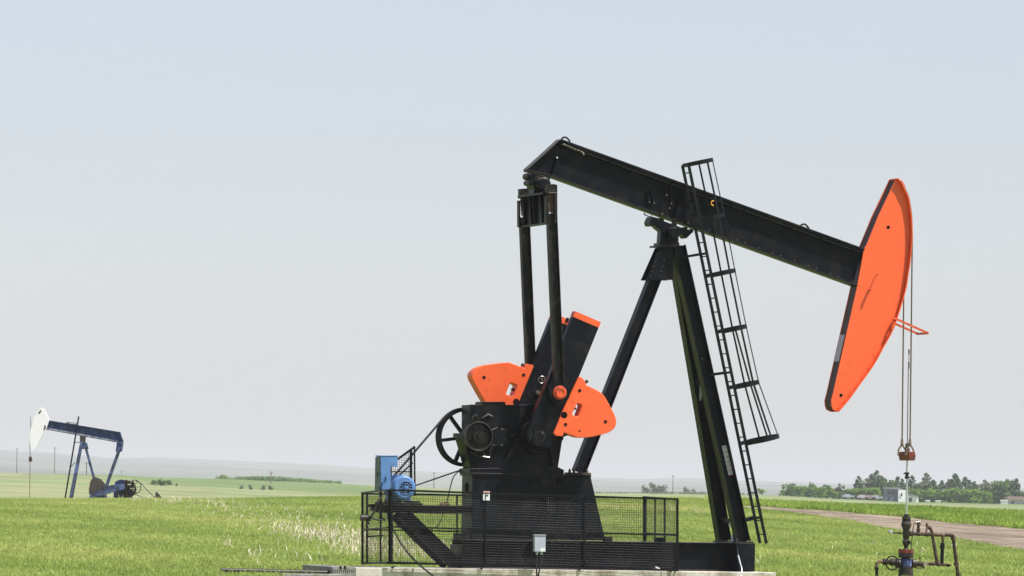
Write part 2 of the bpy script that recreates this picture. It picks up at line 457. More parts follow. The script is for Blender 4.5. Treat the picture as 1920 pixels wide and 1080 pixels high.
# --- pedestal under gearbox
mb = MB()
mb.pp([(886, 889), (1107, 891.5), (1135, 1013), (884, 1012)], -.39, .39)
mb.pp([(883.5, 886.5), (1108.5, 890), (1109, 894), (883.5, 892)], -.42, .42)
for px in (958, 984, 1011, 1037):
    mb.pp([(px - 1.4, 895), (px + 1.4, 895), (px + .6, 911), (px - .6, 911)], -.42, -.392)
ped = mb.build('gearbox_pedestal', BLACK, jack, bevel=.006)
mb = MB(); c = P(1047.5, 902, -.394); mb.cyl(c, c + V(0, .002, 0), .075, 24)
a = P(873, 914, 0); xl = P(884.5, 914, -.39).x - .004
mb.lathe((xl, .02, a.z), [(0, .001), (0.002, .11)], 'x', 20)
mb.build('access_hole', DARKHOLE, ped)
mb = MB()
for i in range(3):
    for j in range(6):
        c = P(1028 + i * 4.7, 934 + j * 4.7, -.393); mb.obox(c, (.008, 0, 0), (0, .004, 0), (0, 0, .008))
mb.build('name_plate_stud', WORN, ped)
# feet at left of the pedestal
mb = MB(); mb.pp([(867, 1000), (884, 1000), (884, 1012), (867, 1012)], -.35, .35); mb.build('foot_block', BLACK2, ped)

# --- gear reducer
G = -.3
gear = None
mb = MB()
mb.pp([(880.5, 759), (905, 759), (905, 755.5), (948, 755.5), (948, 759), (1040, 758), (1040, 816), (1056, 817.5), (1056.5, 825), (1054, 826), (1046, 878), (884, 880), (873, 838), (868, 822), (880.5, 819)], G, .3)
mb.pp([(881, 758.3), (889, 758.3), (889, 826), (881, 826)], G - .03, G)
mb.pp([(868, 812), (1040, 815), (1056, 816), (1057, 823), (868, 823)], G - .07, .37)
mb.pp([(881, 878.5), (1047, 876), (1057.5, 881), (1057.5, 891), (881, 888)], G - .1, .4)
mb.pp([(905, 753), (947, 753), (947, 756), (905, 756)], G - .02, .2)
gear = mb.build('gear_reducer', BLACK, jack, bevel=.006)
mb = MB()  # slow-speed bearing bulge and ribs
c = P(1014, 819, -.62)
mb.lathe((c.x, 0, c.z), [(-.62, .30), (-.40, .34), (-.39, .36), (-.31, .38), (.31, .38), (.39, .36), (.62, .3)], 'y', 36)
mb.pp([(968, 822), (978, 822), (950, 876), (940, 876)], -.42, G)
mb.pp([(1026, 830), (1034, 830), (1046, 874), (1038, 874)], -.42, G)
mb.build('output_bearing_housing', BLACK, gear, bevel=.004)
mb = MB(); c0 = P(932.5, 819.5, -.36)
mb.lathe((c0.x, 0, c0.z), [(-.4, .20), (-.33, .21), (-.3, .21)], 'y', 8)
mb.pp([(936, 804), (953, 806), (953, 832), (936, 834)], -.37, G)
bc = mb.build('bearing_cover', BLACK, gear, bevel=.004)
mb = MB()
for dx, dz in ((-.09, .17), (.09, .17), (-.09, -.17), (.09, -.17)):
    mb.obox((c0.x + dx, -.407, c0.z + dz), (.013, 0, 0), (0, .007, 0), (0, 0, .013))
mb.build('bolt', WORN, bc)
# brake drum, near side
D0 = P(897.5, 818, -.5); r = 27 / 88
mb = MB()
mb.lathe((D0.x, 0, D0.z), [(-.36, .09), (-.44, .09), (-.44, .13), (-.43, .255), (-.5, .27), (-.52, .29), (-.52, r), (-.34, r), (-.34, .1)], 'y', 48)
mb.lathe((D0.x, 0, D0.z), [(-.3, .07), (-.49, .075), (-.49, .135), (-.53, .135), (-.53, .05), (-.58, .05), (-.58, .002)], 'y', 28)
drum = mb.build('brake_drum', mat('oily_black_iron', (.008, .0075, .007), .35, var=.3, scale=9, dirt=(.045, .03, .022), dirt_amt=.3, dscale=9, spec=.3), jack)
mb = MB(); mb.ring((D0.x, -.521, D0.z), r - .006, .006, 'y', 56, 8); mb.build('rim_highlight', mat('rim_highlight_steel', (.16, .12, .1), .3, metal=.7, var=.4, scale=3), drum)  # lighter brown ring paints the light caught on the drum's rim
mb = MB()
for k in range(4):
    t = .6 + k * math.pi / 2; mb.cyl((D0.x + .19 * math.cos(t), -.432, D0.z + .19 * math.sin(t)), (D0.x + .19 * math.cos(t), -.436, D0.z + .19 * math.sin(t)), .032, 14)
mb.build('lightening_hole', DARKHOLE, drum)
mb = MB()
mb.tube(arc([P(884, 792, -.4), P(887, 782, -.42), P(893, 779, -.42), P(896, 787, -.36)]), .022, 8)
mb.tube([P(905, 784, -.33), P(915, 777, -.33), P(923, 781, -.33)], .02, 6)
mb.tube([P(926, 834, -.36), P(918, 846, -.4), P(919, 857, -.4)], .012, 6)
mb.tube([P(883, 848, -.42), P(896, 855, -.42), P(918, 858, -.42), P(921, 842, -.42)], .012, 6)
mb.tube([P(885, 840, -.42), P(905, 846, -.42), P(910, 856, -.42)], .014, 6)
mb.tube([P(921, 841, -.42), P(921, 822, -.4)], .01, 6)
mb.build('brake_linkage', DARKIRON, gear)
mb = MB(); mb.tube([P(902, 855.5, -.43), P(918, 857.5, -.43)], .012, 6); mb.build('bright_pin', WORN, gear)
# sheave, far side
SY = .47; S0 = P(872, 820, SY); sr = 55 / 88
mb = MB()
mb.lathe((S0.x, 0, S0.z), [(SY - .12, sr - .07), (SY - .12, sr), (SY - .06, sr - .02), (SY, sr), (SY + .06, sr - .02), (SY + .12, sr), (SY + .12, sr - .07), (SY - .12, sr - .07)], 'y', 64, False)
mb.lathe((S0.x, 0, S0.z), [(.28, .12), (SY + .12, .12)], 'y', 24)
for k in range(6):
    t = R(8 + 60 * k)
    mb.bar((S0.x + .09 * math.cos(t), SY, S0.z + .09 * math.sin(t)), (S0.x + (sr - .05) * math.cos(t), SY, S0.z + (sr - .05) * math.sin(t)), .1, .07)
mb.build('flywheel_sheave', BLACKF, gear)

# --- cranks
CR0 = (1079, 584); near_px = [(1079, 583.5), (1126.8, 604), (1063, 762.5), (1033.5, 836.5), (1020, 839.5), (1010, 839.5), (996, 830), (987, 815.6)]
def crank(Y0, Y1, far):
    xz = XZ(near_px, -.88)
    mb = MB()
    # end cap band boundary
    def mixp(a, b, t): return (a[0] + (b[0] - a[0]) * t, a[1] + (b[1] - a[1]) * t)
    cut = .045
    A2, B2 = mixp(xz[0], xz[-1], cut), mixp(xz[1], xz[2], cut * 1.45)
    body = [A2, B2] + xz[2:]
    mb.prism(body, Y0, Y1)
    if not far:
        pass
    o = mb.build('crank_arm', BLACK, jack, bevel=.008)
    mb = MB(); mb.prism([xz[0], xz[1], B2, A2], Y0 - .004, Y1 + .004)
    mb.build('painted_end', ORANGE, o)
    return o, xz
cn, cxz = crank(-.88, -.66, False)
cf, _ = crank(.66, .88, True)
# near crank details: raised shaft boss with keyway recess
mb = MB()
mb.pp([(1004, 795), (1027, 802), (1032, 806), (1021, 838), (1010, 838.8), (996, 829), (1001, 798)], -.886, -.883)
mb.build('shaft_recess', DARKHOLE, cn)
mb = MB()
mb.pp([(1006, 799), (1026, 805), (1029, 808), (1018, 837), (1010, 838), (998, 829), (1003, 801)], -.892, -.887)
kb = mb.build('shaft_boss', BLACK, cn)
mb = MB(); p = P(1013, 818, -.893); mb.ring((p.x, -.893, p.z), .105, .004, 'y', 32, 6)
mb.tube([P(1005, 826, -.894), P(1004, 832, -.894)], .008, 5); mb.obox(P(1017, 811, -.894), (.018, 0, .006), (0, .004, 0), (.006, 0, -.03))
mb.build('chipped_mark', RUST, kb)
mb = MB()
mb.tube([(a, -.883, b) for a, b in XZ([(1004, 801), (991, 829)], -.88)], .003, 4)
mb.build('scratch', WORN, cn)
# shaft through both cranks
S = P(1014, 819, -.88)
mb = MB(); mb.cyl((S.x, -.66, S.z), (S.x, .66, S.z), .13, 28); mb.build('crankshaft', BLACK2, jack)
# holes on the far crank face that is seen past the near one (placed in far-crank coordinates)
mb = MB()
for px, py, rr in ((1016, 712, 7), (1011, 724.5, 5.5), (1008, 736, 5), (1001, 750, 6)):
    c = P(px, py, .65); mb.cyl((c.x, .657, c.z), (c.x, .66, c.z), rr / 88, 20)
mb.build('wrist_pin_hole', DARKHOLE, cf)
mb = MB()
c = P(1016, 712, .65); mb.ring((c.x, .653, c.z), 6.5 / 88, .01, 'y', 28, 6)
mb.bar(P(1015, 709, .64), P(1018, 715, .64), .01, .03)
c = P(1008, 736, .65); mb.lathe((c.x, 0, c.z), [(.655, .05), (.63, .05), (.63, .025), (.61, .025)], 'y', 10)
mb.build('pin_nut', WORN, cf)
mb = MB()
for a, b in (((1056, 598), (1062, 588)),):
    mb.bar(P(1062, 604, .64), P(1065, 596, .64), .02, .06)
mb.build('dark_cap_slot', BLACK, cf)
# counterweights
W = -.94
def holes_to(mb, pts, Y, r=.045):
    for px, py in pts:
        c = P(px, py, Y); mb.cyl((c.x, Y - .002, c.z), (c.x, Y + .002, c.z), r, 16)
cwpx = [(1085.4, 706), (1090, 707), (1096.5, 713.7), (1099, 722), (1111, 727.5), (1121, 732.5), (1129, 738), (1135, 745), (1141, 756), (1148, 769), (1153.5, 780), (1155.5, 787), (1155.8, 794), (1153.5, 801), (1148, 807), (1140, 811.5), (1123, 816.5), (1105, 820), (1091.5, 821), (1082, 820), (1058, 811), (1055, 818), (1042, 816.5), (1038, 812), (1063, 752)]
win = [(1082.6, 756), (1090, 758), (1091.3, 761), (1084.5, 780), (1082, 781.5), (1074, 778), (1073, 775)]
mb = MB(); mb.pp(cwpx, W, -.62, [win]); w1 = mb.build('counterweight', ORANGE, jack, bevel=.012)
mb = MB(); holes_to(mb, [(1087, 732.4), (1135.4, 790.8), (1060.5, 796)], W - .003, .036); holes_to(mb, [(1086.7, 808)], W - .003, .02); holes_to(mb, [(1058, 778)], W - .003, .07)
mb.build('bolt_recess', DARKHOLE, w1)
mb = MB()
for px, py in [(1086.3, 733), (1134.7, 791.4), (1059.8, 797)]:
    c = P(px, py, W - .01); mb.cyl((c.x, W - .012, c.z), (c.x, W - .005, c.z), .014, 8)
c = P(1097.5, 716, -.8); mb.cyl((c.x - .02, -.8, c.z - .02), (c.x + .05, -.8, c.z + .02), .035, 10)
c = P(1057.5, 816, -.8); mb.cyl((c.x - .02, -.8, c.z), (c.x + .06, -.8, c.z + .03), .04, 10)
c = P(1079, 766.5, -.85); mb.cyl((c.x - .06, -.85, c.z - .01), (c.x + .01, -.85, c.z + .01), .025, 10)
mb.build('bolt', DARKIRON, w1)
W2 = .6
cw2 = [(885.2, 710), (884.2, 705), (884.8, 701), (887, 697), (891, 692.8), (896, 689.6), (904, 686.5), (914, 684), (934, 681), (954.8, 679.4), (970, 685), (983, 690.6), (984.5, 684), (987, 681.9), (999, 684), (1001, 687), (973, 754), (966, 775), (925, 780), (917, 768), (909.4, 753.5), (897, 732)]
win2 = [(956.7, 718.3), (958.5, 717.6), (968.5, 721.5), (969.6, 724.5), (962.8, 742), (960.5, 743.5), (950, 740), (949, 737.5)]
mb = MB(); mb.pp(cw2, W2, .94, [win2]); w2 = mb.build('counterweight', ORANGE, jack, bevel=.012)
mb = MB(); holes_to(mb, [(907.6, 707.6), (982, 703)], W2 - .003, .036); holes_to(mb, [(967.8, 753.5)], W2 - .003, .07)
mb.build('bolt_recess', DARKHOLE, w2)
mb = MB()
for px, py in [(907, 708.4), (981.3, 703.8), (966.5, 754.5)]:
    c = P(px, py, W2 - .01); mb.cyl((c.x, W2 - .012, c.z), (c.x, W2 - .005, c.z), .014, 8)
c = P(982, 685, .7); mb.cyl((c.x - .05, .7, c.z + .02), (c.x + .04, .7, c.z - .01), .035, 10)
c = P(963, 731.5, .75); mb.cyl((c.x - .05, .75, c.z + .02), (c.x + .07, .75, c.z - .01), .03, 10)
mb.build('bolt', DARKIRON, w2)

# --- pitman arms
PT0, PT1 = P(1034, 400, -.98), P(1047.2, 716, -.98)
def pitman(sy):
    y = -.98 * (1 if sy < 0 else -1)
    a = V(PT0.x, y, PT0.z); b = V(PT1.x, y, PT1.z)
    mb = MB(); mb.ibeam(a, b, .205, .18, .02, .012)
    o = mb.build('pitman_arm', BLACK2, jack, bevel=.004)
    c = P(1048.5, 736, -1.0)
    mb = MB()
    # tear-drop foot
    pts = []
    for k in range(24):
        t = math.pi + k / 23 * math.pi
        pts.append((c.x + .235 * math.cos(t), c.z - .01 + .235 * math.sin(t)))
    pts += [(c.x + .225, c.z + .1), (c.x + .1, c.z + .3), (c.x - .12, c.z + .3), (c.x - .225, c.z + .1)]
    ya, yb = (-1.02, -.9) if sy < 0 else (.9, 1.02)
    mb.prism(pts, ya, yb)
    fo = mb.build('bearing_foot', BLACK, o, bevel=.01)
    e = ya if sy < 0 else yb; s_ = -1 if sy < 0 else 1
    mb = MB()
    mb.lathe((c.x, 0, c.z), [(e, .145), (e + s_ * .04, .145), (e + s_ * .045, .115), (e + s_ * .1, .11), (e + s_ * .1, .075), (e + s_ * .085, .07), (e + s_ * .085, .002)], 'y', 32)
    for k in range(8):
        t = k * math.pi / 4 + .2; q = V(c.x + .13 * math.cos(t), e + s_ * .045, c.z + .13 * math.sin(t))
        mb.cyl(q, q + V(0, s_ * .012, 0), .01, 6)
    mb.build('wrist_pin_cap', ORANGED, o)
    # top strap wrapped round the equalizer end
    mb = MB()
    mb.pp([(1026, 366), (1045, 366), (1043.5, 419), (1030, 419)], -1.05, -1.03, ref=-1.05) if False else None
    return o
pn = pitman(-1); pf = pitman(1)
# --- equalizer
mb = MB()
mb.pp([(1027, 362), (1030, 362), (1029, 418), (1027, 418)], -.9, .9, ref=-.9)
mb.pp([(1017.8, 360.5), (1039, 360.5), (1039, 363.5), (1017.8, 363.5)], -.92, .92)
mb.pp([(1022.5, 417), (1035, 417), (1035, 420), (1022.5, 420)], -.88, .88)
eq = mb.build('equalizer_beam', BLACK, jack, bevel=.004)
mb = MB()
for yy in (-.62, -.1, .15, .62):
    mb.pp([(1019, 363.6), (1027, 363.6), (1027, 417), (1023, 417)], yy - .008, yy + .008, ref=-.9)
mb.build('stiffener_rib', BLACK, eq)
for sy in (-1, 1):
    def yy(a, b): return (a, b) if sy < 0 else (-b, -a)
    mb = MB()
    q = XZ([(1026, 346), (1040, 345), (1044.8, 347), (1045, 404), (1043.5, 404), (1043.5, 418), (1039.5, 418), (1039.5, 364), (1026, 364)], -1.05)
    mb.prism(q, *yy(-1.06, -.905))
    q = XZ([(1024, 368), (1026.6, 368), (1027, 419), (1024.5, 419)], -1.05); mb.prism(q, *yy(-1.06, -.905))
    b_ = mb.build('end_bracket', BLACK2, eq, bevel=.004)
    mb = MB(); q = XZ([(1027, 364), (1041, 364), (1040, 392), (1035, 400), (1029, 396)], -1.0); mb.prism(q, *yy(-.99, -.97))
    mb.build('rust_stained_web', mat('rust_brown_paint', (.07, .04, .03), .7, var=.3), b_)
    if sy < 0:
        mb = MB(); mb.bar(P(1029, 361.6, -1.065), P(1043.5, 360.8, -1.065), .006, .014); mb.build('bright_edge', WORN, b_)
# equalizer bearing and tail bracket under beam end
mb = MB()
mb.pp([(996, 325), (1032, 332), (1029.5, 345.5), (1022, 343), (1000, 342), (994, 331)], -.16, .16)
mb.pp([(1003, 338), (1019, 338), (1019, 363), (1001, 363)], -.2, .2)
c = P(1010, 347, 0); mb.lathe((c.x, 0, c.z), [(-.42, .12), (-.4, .15), (-.22, .15), (-.22, .19), (.22, .19), (.22, .15), (.4, .15), (.42, .12)], 'y', 26)
c = P(996, 330, -.2); mb.lathe((c.x, 0, c.z), [(-.24, .05), (-.16, .05), (-.16, .075), (.2, .075)], 'y', 12)
c = P(996.5, 342, -.2); mb.lathe((c.x, 0, c.z), [(-.26, .04), (-.2, .04), (-.2, .06), (.2, .06)], 'y', 12)
tb = mb.build('tail_bearing', BLACK, jack, bevel=.005)
mb = MB(); mb.pp([(1011.2, 330.6), (1019.8, 332.2), (1019, 336), (1010.6, 334.6)], -.166, -.161); mb.build('yellow_sticker', YEL, tb)
mb = MB(); c = P(1020.5, 340, -.21); mb.cyl(c, c + V(0, -.03, 0), .028, 10); mb.build('bolt', WORN, tb)

# --- walking beam
T0, T1 = P(1053, 260.5, -.17), P(1624, 467, -.17)
B0, B1 = P(1033, 330.5, -.17), P(1608, 538, -.17)
ax = (T1 - T0).normalized(); up = V(-ax.z, 0, ax.x)
hB = (T0 - B1).dot(up) ; E0 = P(990, 319.5, -.17)
mb = MB()
tipx = P(1053, 260.5, -.17)
def onT(t, dn=0): return T0 + ax * t - up * dn + V(0, .17, 0)
L = (T1 - T0).length - .01
# web polygon
def pt(p): return (p.x, p.z)
web = [pt(onT(0, .03)), pt(onT(L, .03)), pt(onT(L, hB - .03)), pt(B0 + up * .03), pt(E0 + up * .02 + ax * .02)]
mb.prism(web, -.012, .012)
mb.obox(onT(L / 2, .0225), ax * L / 2, V(0, .17, 0), up * .0225)
mb.obox(onT(L / 2, .085), ax * L / 2, V(0, .13, 0), up * .0385)
bl = (B1 - B0).length
mb.obox((B0 + ax * (bl / 2 + .05)) - up * .0 + V(0, .17, 0) + up * .016, ax * (bl / 2 + .05), V(0, .17, 0), up * .016)
# tail: lower and sloping flanges
e1 = B0 + V(0, .17, 0); e0 = E0 + V(0, .17, 0)
mb.bar(e0 + V(.0, 0, .0), e1 + V(0, 0, .02), .34, .03)
t0 = T0 + V(0, .17, 0)
mb.bar(e0 + V(.005, 0, .02), t0 + V(-.005, 0, -.01), .34, .03)
wb = mb.build('walking_beam', BLACK, jack, bevel=.004)
mb = MB()
mb.bar(P(1043.5, 297, -.09), P(1033.5, 330, -.09), .14, .014)
for a, b in (((1275, 369), (1261, 419)),):
    mb.bar(P(*a, -.09), P(*b, -.09), .14, .016)
# cleats and brackets on the web near the saddle
for a, b in (((1213, 360), (1217, 380)), ((1221, 358), (1226, 382)), ((1246, 352), (1251, 367)), ((1256, 354), (1260, 379))):
    mb.bar(P(*a, -.05), P(*b, -.05), .07, .035)
mb.build('web_stiffener', BLACK, wb)
mb = MB()
for px, py in ((1217.5, 379), (1226, 380.5), (1249.5, 366), (1258.5, 381.5), (1255, 390)):
    c = P(px, py, -.11); mb.cyl(c, c + V(0, -.02, 0), .016, 8)
for k in range(13):
    px = 1330 + k * 22 + (k * 37 % 11); py = 331 + (px - 1033) * .3606 - 7
    c = P(px, py, -.016); mb.cyl(c, c + V(0, -.006, 0), .011, 6)
mb.build('bolt', WORN, wb)
mb = MB()
c = P(1044.6, 295.5, -.165); mb.cyl(c, c + V(0, -.004, 0), .018, 10)
mb.build('white_hole_spot', WHITE, wb)  # white disc standing in for a bright hole in the beam
mb = MB()
for i, (a, b) in enumerate((((1103, 288.5), (1142, 302.6)), ((1147, 304.5), (1253, 343)), ((1262, 346), (1366, 384)), ((1374, 387), (1478, 425)), ((1486, 428), (1594, 467)))):
    mb.tube([P(*a, -.135), P(*b, -.135)], .006, 5)
mb.build('grease_line', mat('dull_grey_tube', (.07, .07, .075), .5), wb)
for px, py in ((1061, 263), (1509, 426)):
    mb = MB(); q = [P(px - 8 + 16 * k / 12, py + (-8 + 16 * k / 12) * .36 - 5.5 * math.sin(math.pi * k / 12), 0) for k in range(13)]
    mb.tube(q, .02, 8); mb.build('lifting_eye', BLACKF, wb)
mb = MB()
ch = [P(1056.5, 270.5, -.14), P(1066, 274, -.13), P(1077, 279.5, -.13), P(1090, 284, -.13), P(1096, 289, -.13)]
for i in range(len(ch) * 4 - 4):
    t = i / 4; k = int(t); p = ch[k].lerp(ch[k + 1], t - k)
    mb.ring((p.x, p.y, p.z), .022, .007, 'y' if i % 2 else 'z', 10, 5)
mb.build('chain_sling', WORN, wb)

# --- horsehead
HY = -.27
hh = [(1683, 335), (1690, 342.5), (1703, 371), (1706, 390), (1708.6, 409), (1709.5, 444), (1706, 489), (1702, 515), (1697, 545), (1681, 597.8), (1673, 619.5), (1654, 654), (1637, 684.5), (1608, 725), (1591.5, 748), (1572, 771), (1565, 768), (1562, 760), (1561.5, 750), (1565, 737), (1609.6, 540), (1623, 467), (1628, 458), (1650, 404)]
mb = MB()
xzh = XZ(hh, HY)
mb.prism(xzh, HY + .1, HY + .13)   # near plate
mb.prism(xzh, .23, .26)
n = len(xzh)
# closing back plate and curved face plate
def strip(mb, pts, y0, y1, th):
    for (a, b), (c, d) in zip(pts, pts[1:]):
        mb.bar((a, (y0 + y1) / 2, b), (c, (y0 + y1) / 2, d), y1 - y0, th)
hhm = mb
def offs(pts, dx): return pts
face = xzh[0:16]; back = xzh[16:] + [xzh[0]]
fs = [(x, z) for x, z in face]
vs = []; q = []
def ribbon(mb, pts, y0, y1, th, sgn):
    """smooth ribbon of thickness th following pts"""
    m_ = len(pts); vv = []
    for i, (x, z) in enumerate(pts):
        a = pts[max(i - 1, 0)]; b = pts[min(i + 1, m_ - 1)]
        t = Vector((b[0] - a[0], b[1] - a[1])).normalized(); nn = Vector((-t.y, t.x)) * sgn * th
        vv += [(x, y0, z), (x, y1, z), (x + nn.x, y1, z + nn.y), (x + nn.x, y0, z + nn.y)]
    ff = []
    for i in range(m_ - 1):
        for k in range(4):
            ff.append((i * 4 + k, i * 4 + (k + 1) % 4, i * 4 + 4 + (k + 1) % 4, i * 4 + 4 + k))
    ff += [(0, 1, 2, 3), (m_ * 4 - 1, m_ * 4 - 2, m_ * 4 - 3, m_ * 4 - 4)]
    mb.add(vv, ff)
ribbon(mb, face[:2] + [(p.x, p.z) for p in arc([V(a, 0, b) for a, b in face[2:]], 4)], HY, .27, .022, 1)
head = mb.build('horsehead', mat('fresh_orange_paint', (.86, .125, .037), .42, var=.04, scale=1.2, dirt=(.7, .1, .035), dirt_amt=.3, dscale=1.5, spec=.4), jack, bevel=.003)
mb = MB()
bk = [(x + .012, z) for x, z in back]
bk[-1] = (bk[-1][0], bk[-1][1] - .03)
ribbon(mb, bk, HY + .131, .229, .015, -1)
mb.build('back_plate', mat('shade_maroon', (.05, .011, .009), .6, var=.2), head)  # shade of the unlit back painted in: orange darkened to maroon
mb = MB()
for px, py in ((1665.5, 426), (1577, 741)):
    c = P(px, py, -.172); mb.cyl((c.x, -.176, c.z), (c.x, -.171, c.z), .036, 18)
mb.build('lifting_hole', DARKHOLE, head)
mb = MB()
for px, py in ((1643.5, 515), (1630.5, 544)):
    c = P(px, py, -.2); mb.cyl(c, c + V(0, -.11, 0), .018, 10); mb.cyl(c + V(0, -.11, 0), c + V(0, -.125, 0), .026, 10)
mb.bar(P(1643.5, 515, -.3), P(1630.5, 544, -.3), .01, .02)
mb.build('retaining_pin', ORANGED, head)
mb = MB(); h0, h1 = V(*[(a, 0, b) for a, b in [xzh[19]]][0]), V(*[(a, 0, b) for a, b in [xzh[20]]][0])
dd = (h1 - h0).normalized(); nrm = V(-dd.z, 0, dd.x)
mb.obox(h0.lerp(h1, .43) + V(-.008, .05, 0), dd * .3, V(0, .15, 0), nrm * .004)
mb.build('lilac_sticker', PINKL, head)
mb = MB()
g0_, g1_ = P(1679, 597.5, -.25), P(1741, 625, -.25); sh_ = V(0, .62, 0)
mb.bar(g0_, g1_, .03, .045); mb.bar(g0_ + sh_, g1_ + sh_, .03, .045)
mb.bar(g1_ - V(.02, 0, 0), g1_ + sh_ - V(.02, 0, 0), .03, .045, (1, 0, 0))
mb.build('cable_guard', ORANGED, head)
mb = MB(); mb.cyl(P(1676, 603, -.3), P(1672, 618, -.3), .03, 10); mb.cyl(P(1672.5, 616, -.3), P(1670.5, 623, -.3), .018, 8); mb.cyl(P(1678, 597, -.3), P(1677, 600, -.2), .03, 8)
mb.build('latch', ORANGED, head)
mb = MB()
for k in range(9):
    px, py = [(1684, 594), (1662, 640), (1648, 664), (1636, 687), (1624, 704), (1612, 722), (1600, 737), (1590, 750), (1580, 762)][k]
    c = P(px - 5, py - 3, -.2); mb.cyl(c, c + V(0, -.012, 0), .014, 6)
mb.build('rivet', ORANGED, head)
mb = MB(); mb.pp([(1688, 338), (1692, 339), (1698, 350), (1695, 352)], -.1, .1); mb.build('rope_anchor', ORANGE, head)

# --- wire rope bridle + carrier bar + polished rod
bx = P(1708.3, 500, -.24).x; 
for yy in (-.24, .24):
    top = [V(P(px, py, HY).x + .012, yy, P(px, py, HY).z + .02) for px, py in ((1690, 341), (1697, 356), (1703.5, 371), (1707, 390), (1709.5, 410), (1710.5, 444))]
    bot = P(1706.3, 830, -.24)
    pts = arc(top, 4) + [V(top[-1].x + (bot.x - top[-1].x) * t, yy, top[-1].z + (bot.z - top[-1].z) * t) for t in (.15, .3, .5, .75, 1)]
    mb = MB(); mb.tube(pts, .016, 6); mb.build('wire_rope', ROPE, jack)
CB = P(1701, 855, 0); cx = CB.x
mb = MB()
mb.prism([(cx - .13, P(0, 845, 0).z + 0), (cx + .13, P(0, 845, 0).z), (cx + .11, P(0, 863, 0).z), (cx - .11, P(0, 863, 0).z)], -.33, .33) if False else None
z1, z2 = P(1701, 847, 0).z, P(1701, 863.5, 0).z
mb.prism([(cx - .07, z1), (cx + .07, z1), (cx + .085, (z1 + z2) / 2), (cx + .065, z2), (cx - .065, z2), (cx - .085, (z1 + z2) / 2)], -.3, .3)
car = mb.build('carrier_bar', mat('dull_red_orange_paint', (.3, .045, .022), .6, var=.2, dirt=(.06, .025, .018), dirt_amt=.45, dscale=12), jack, bevel=.01)
for yy in (-.24, .24):
    s_ = P(1706.3, 830, -.24)
    mb = MB()
    mb.lathe((bot.x, yy, 0), [(P(1706, 822, 0).z, .022), (P(1706, 826, 0).z, .03), (P(1706, 835, 0).z, .034)], 'z', 12)
    za, zb = P(1706, 834, 0).z, P(1706, 855, 0).z
    for sx in (-1, 1):
        mb.tube(arc([V(bot.x, yy, za), V(bot.x + sx * .05, yy, za - .06), V(bot.x + sx * .085, yy, za - .14), V(bot.x + sx * .06, yy, zb)]), .02, 8)
    mb.cyl((bot.x - .11, yy, zb + .03), (bot.x + .11, yy, zb + .03), .018, 8)
    mb.build('rope_socket', mat('galvanised_brown', (.22, .17, .12), .5, metal=.3, var=.3) if yy < 0 else bpy.data.materials['galvanised_brown'], car)
mb = MB(); mb.lathe((cx, 0, 0), [(P(1701, 831, 0).z, .03), (P(1701, 833, 0).z, .045), (P(1701, 840, 0).z, .045), (P(1701, 841, 0).z, .055), (z1, .055)], 'z', 12)
mb.build('rod_clamp', RUST, car)
mb = MB()
mb.cyl(V(cx, 0, P(1701, 690, 0).z), V(cx, 0, z1), .011, 8)
mb.build('rod_top', ROPE, jack)
mb = MB()
for a, b, rr in ((655, 664, .017), (664, 679, .008), (679, 691, .017)):
    mb.cyl(V(cx + .01, 0, P(1703, a, 0).z), V(cx + .01, 0, P(1703, b, 0).z), rr, 8)
mb.build('rod_coupling', DARKIRON, jack)
mb = MB(); mb.cyl(V(cx, 0, z2), V(cx, 0, P(1700, 970, 0).z), .022, 12); mb.build('polished_rod', STEEL, jack)
mb = MB(); mb.lathe((cx, 0, 0), [(P(0, 885.5 - 11.6, 0).z if False else P(1700, 885, 0).z, .03), (P(1700, 886, 0).z, .05), (P(1700, 889, 0).z, .05), (P(1700, 890, 0).z, .035), (P(1700, 893, 0).z, .035), (P(1700, 894, 0).z, .052), (P(1700, 897, 0).z, .052), (P(1700, 898, 0).z, .03)], 'z', 10)
mb.bar(V(cx - .09, -.03, P(1700, 888, 0).z), V(cx + .03, -.06, P(1700, 888, 0).z), .03, .03)
mb.bar(V(cx - .03, -.05, P(1700, 895, 0).z), V(cx + .07, -.05, P(1700, 895, 0).z), .03, .03)
mb.build('rod_clamp', DARKIRON, jack)

# --- samson post
post_mats = BLACK
legs = []
for sy in (-1, 1):
    top = P(1268 + 2, 462, -.07); botm = P(1392.5, 1016, -.62)
    a = V(top.x, sy * .1, top.z); b = V(botm.x, sy * .62, botm.z)
    mb = MB(); mb.ibeam(a, b, .27, .30, .022, .015)
    for t in (.42, .62, .8):   # tie plates between the two front legs
        pass
    lg = mb.build('front_leg', BLACK, jack, bevel=.004)
    mb = MB(); z = zt
    mb.box(b.x - .17, b.x + .17, sy * .62 - .2, sy * .62 + .2, zt + .008, zt + .035)
    for dx in (-.12, .12):
        for dy in (-.13, .13): mb.cyl((b.x + dx, sy * .62 + dy, zt + .03), (b.x + dx, sy * .62 + dy, zt + .085), .02, 8)
    mb.build('foot_plate', BLACK2, lg)
    legs.append(lg)
# cross-skid carrying the splayed front legs
b = P(1392.5, 1016, -.62)
mb = MB(); mb.box(b.x - .19, b.x + .2, -.86, .86, ZB + .006, zt + .007); mb.build('cross_sill', BLACK, skid, bevel=.006)
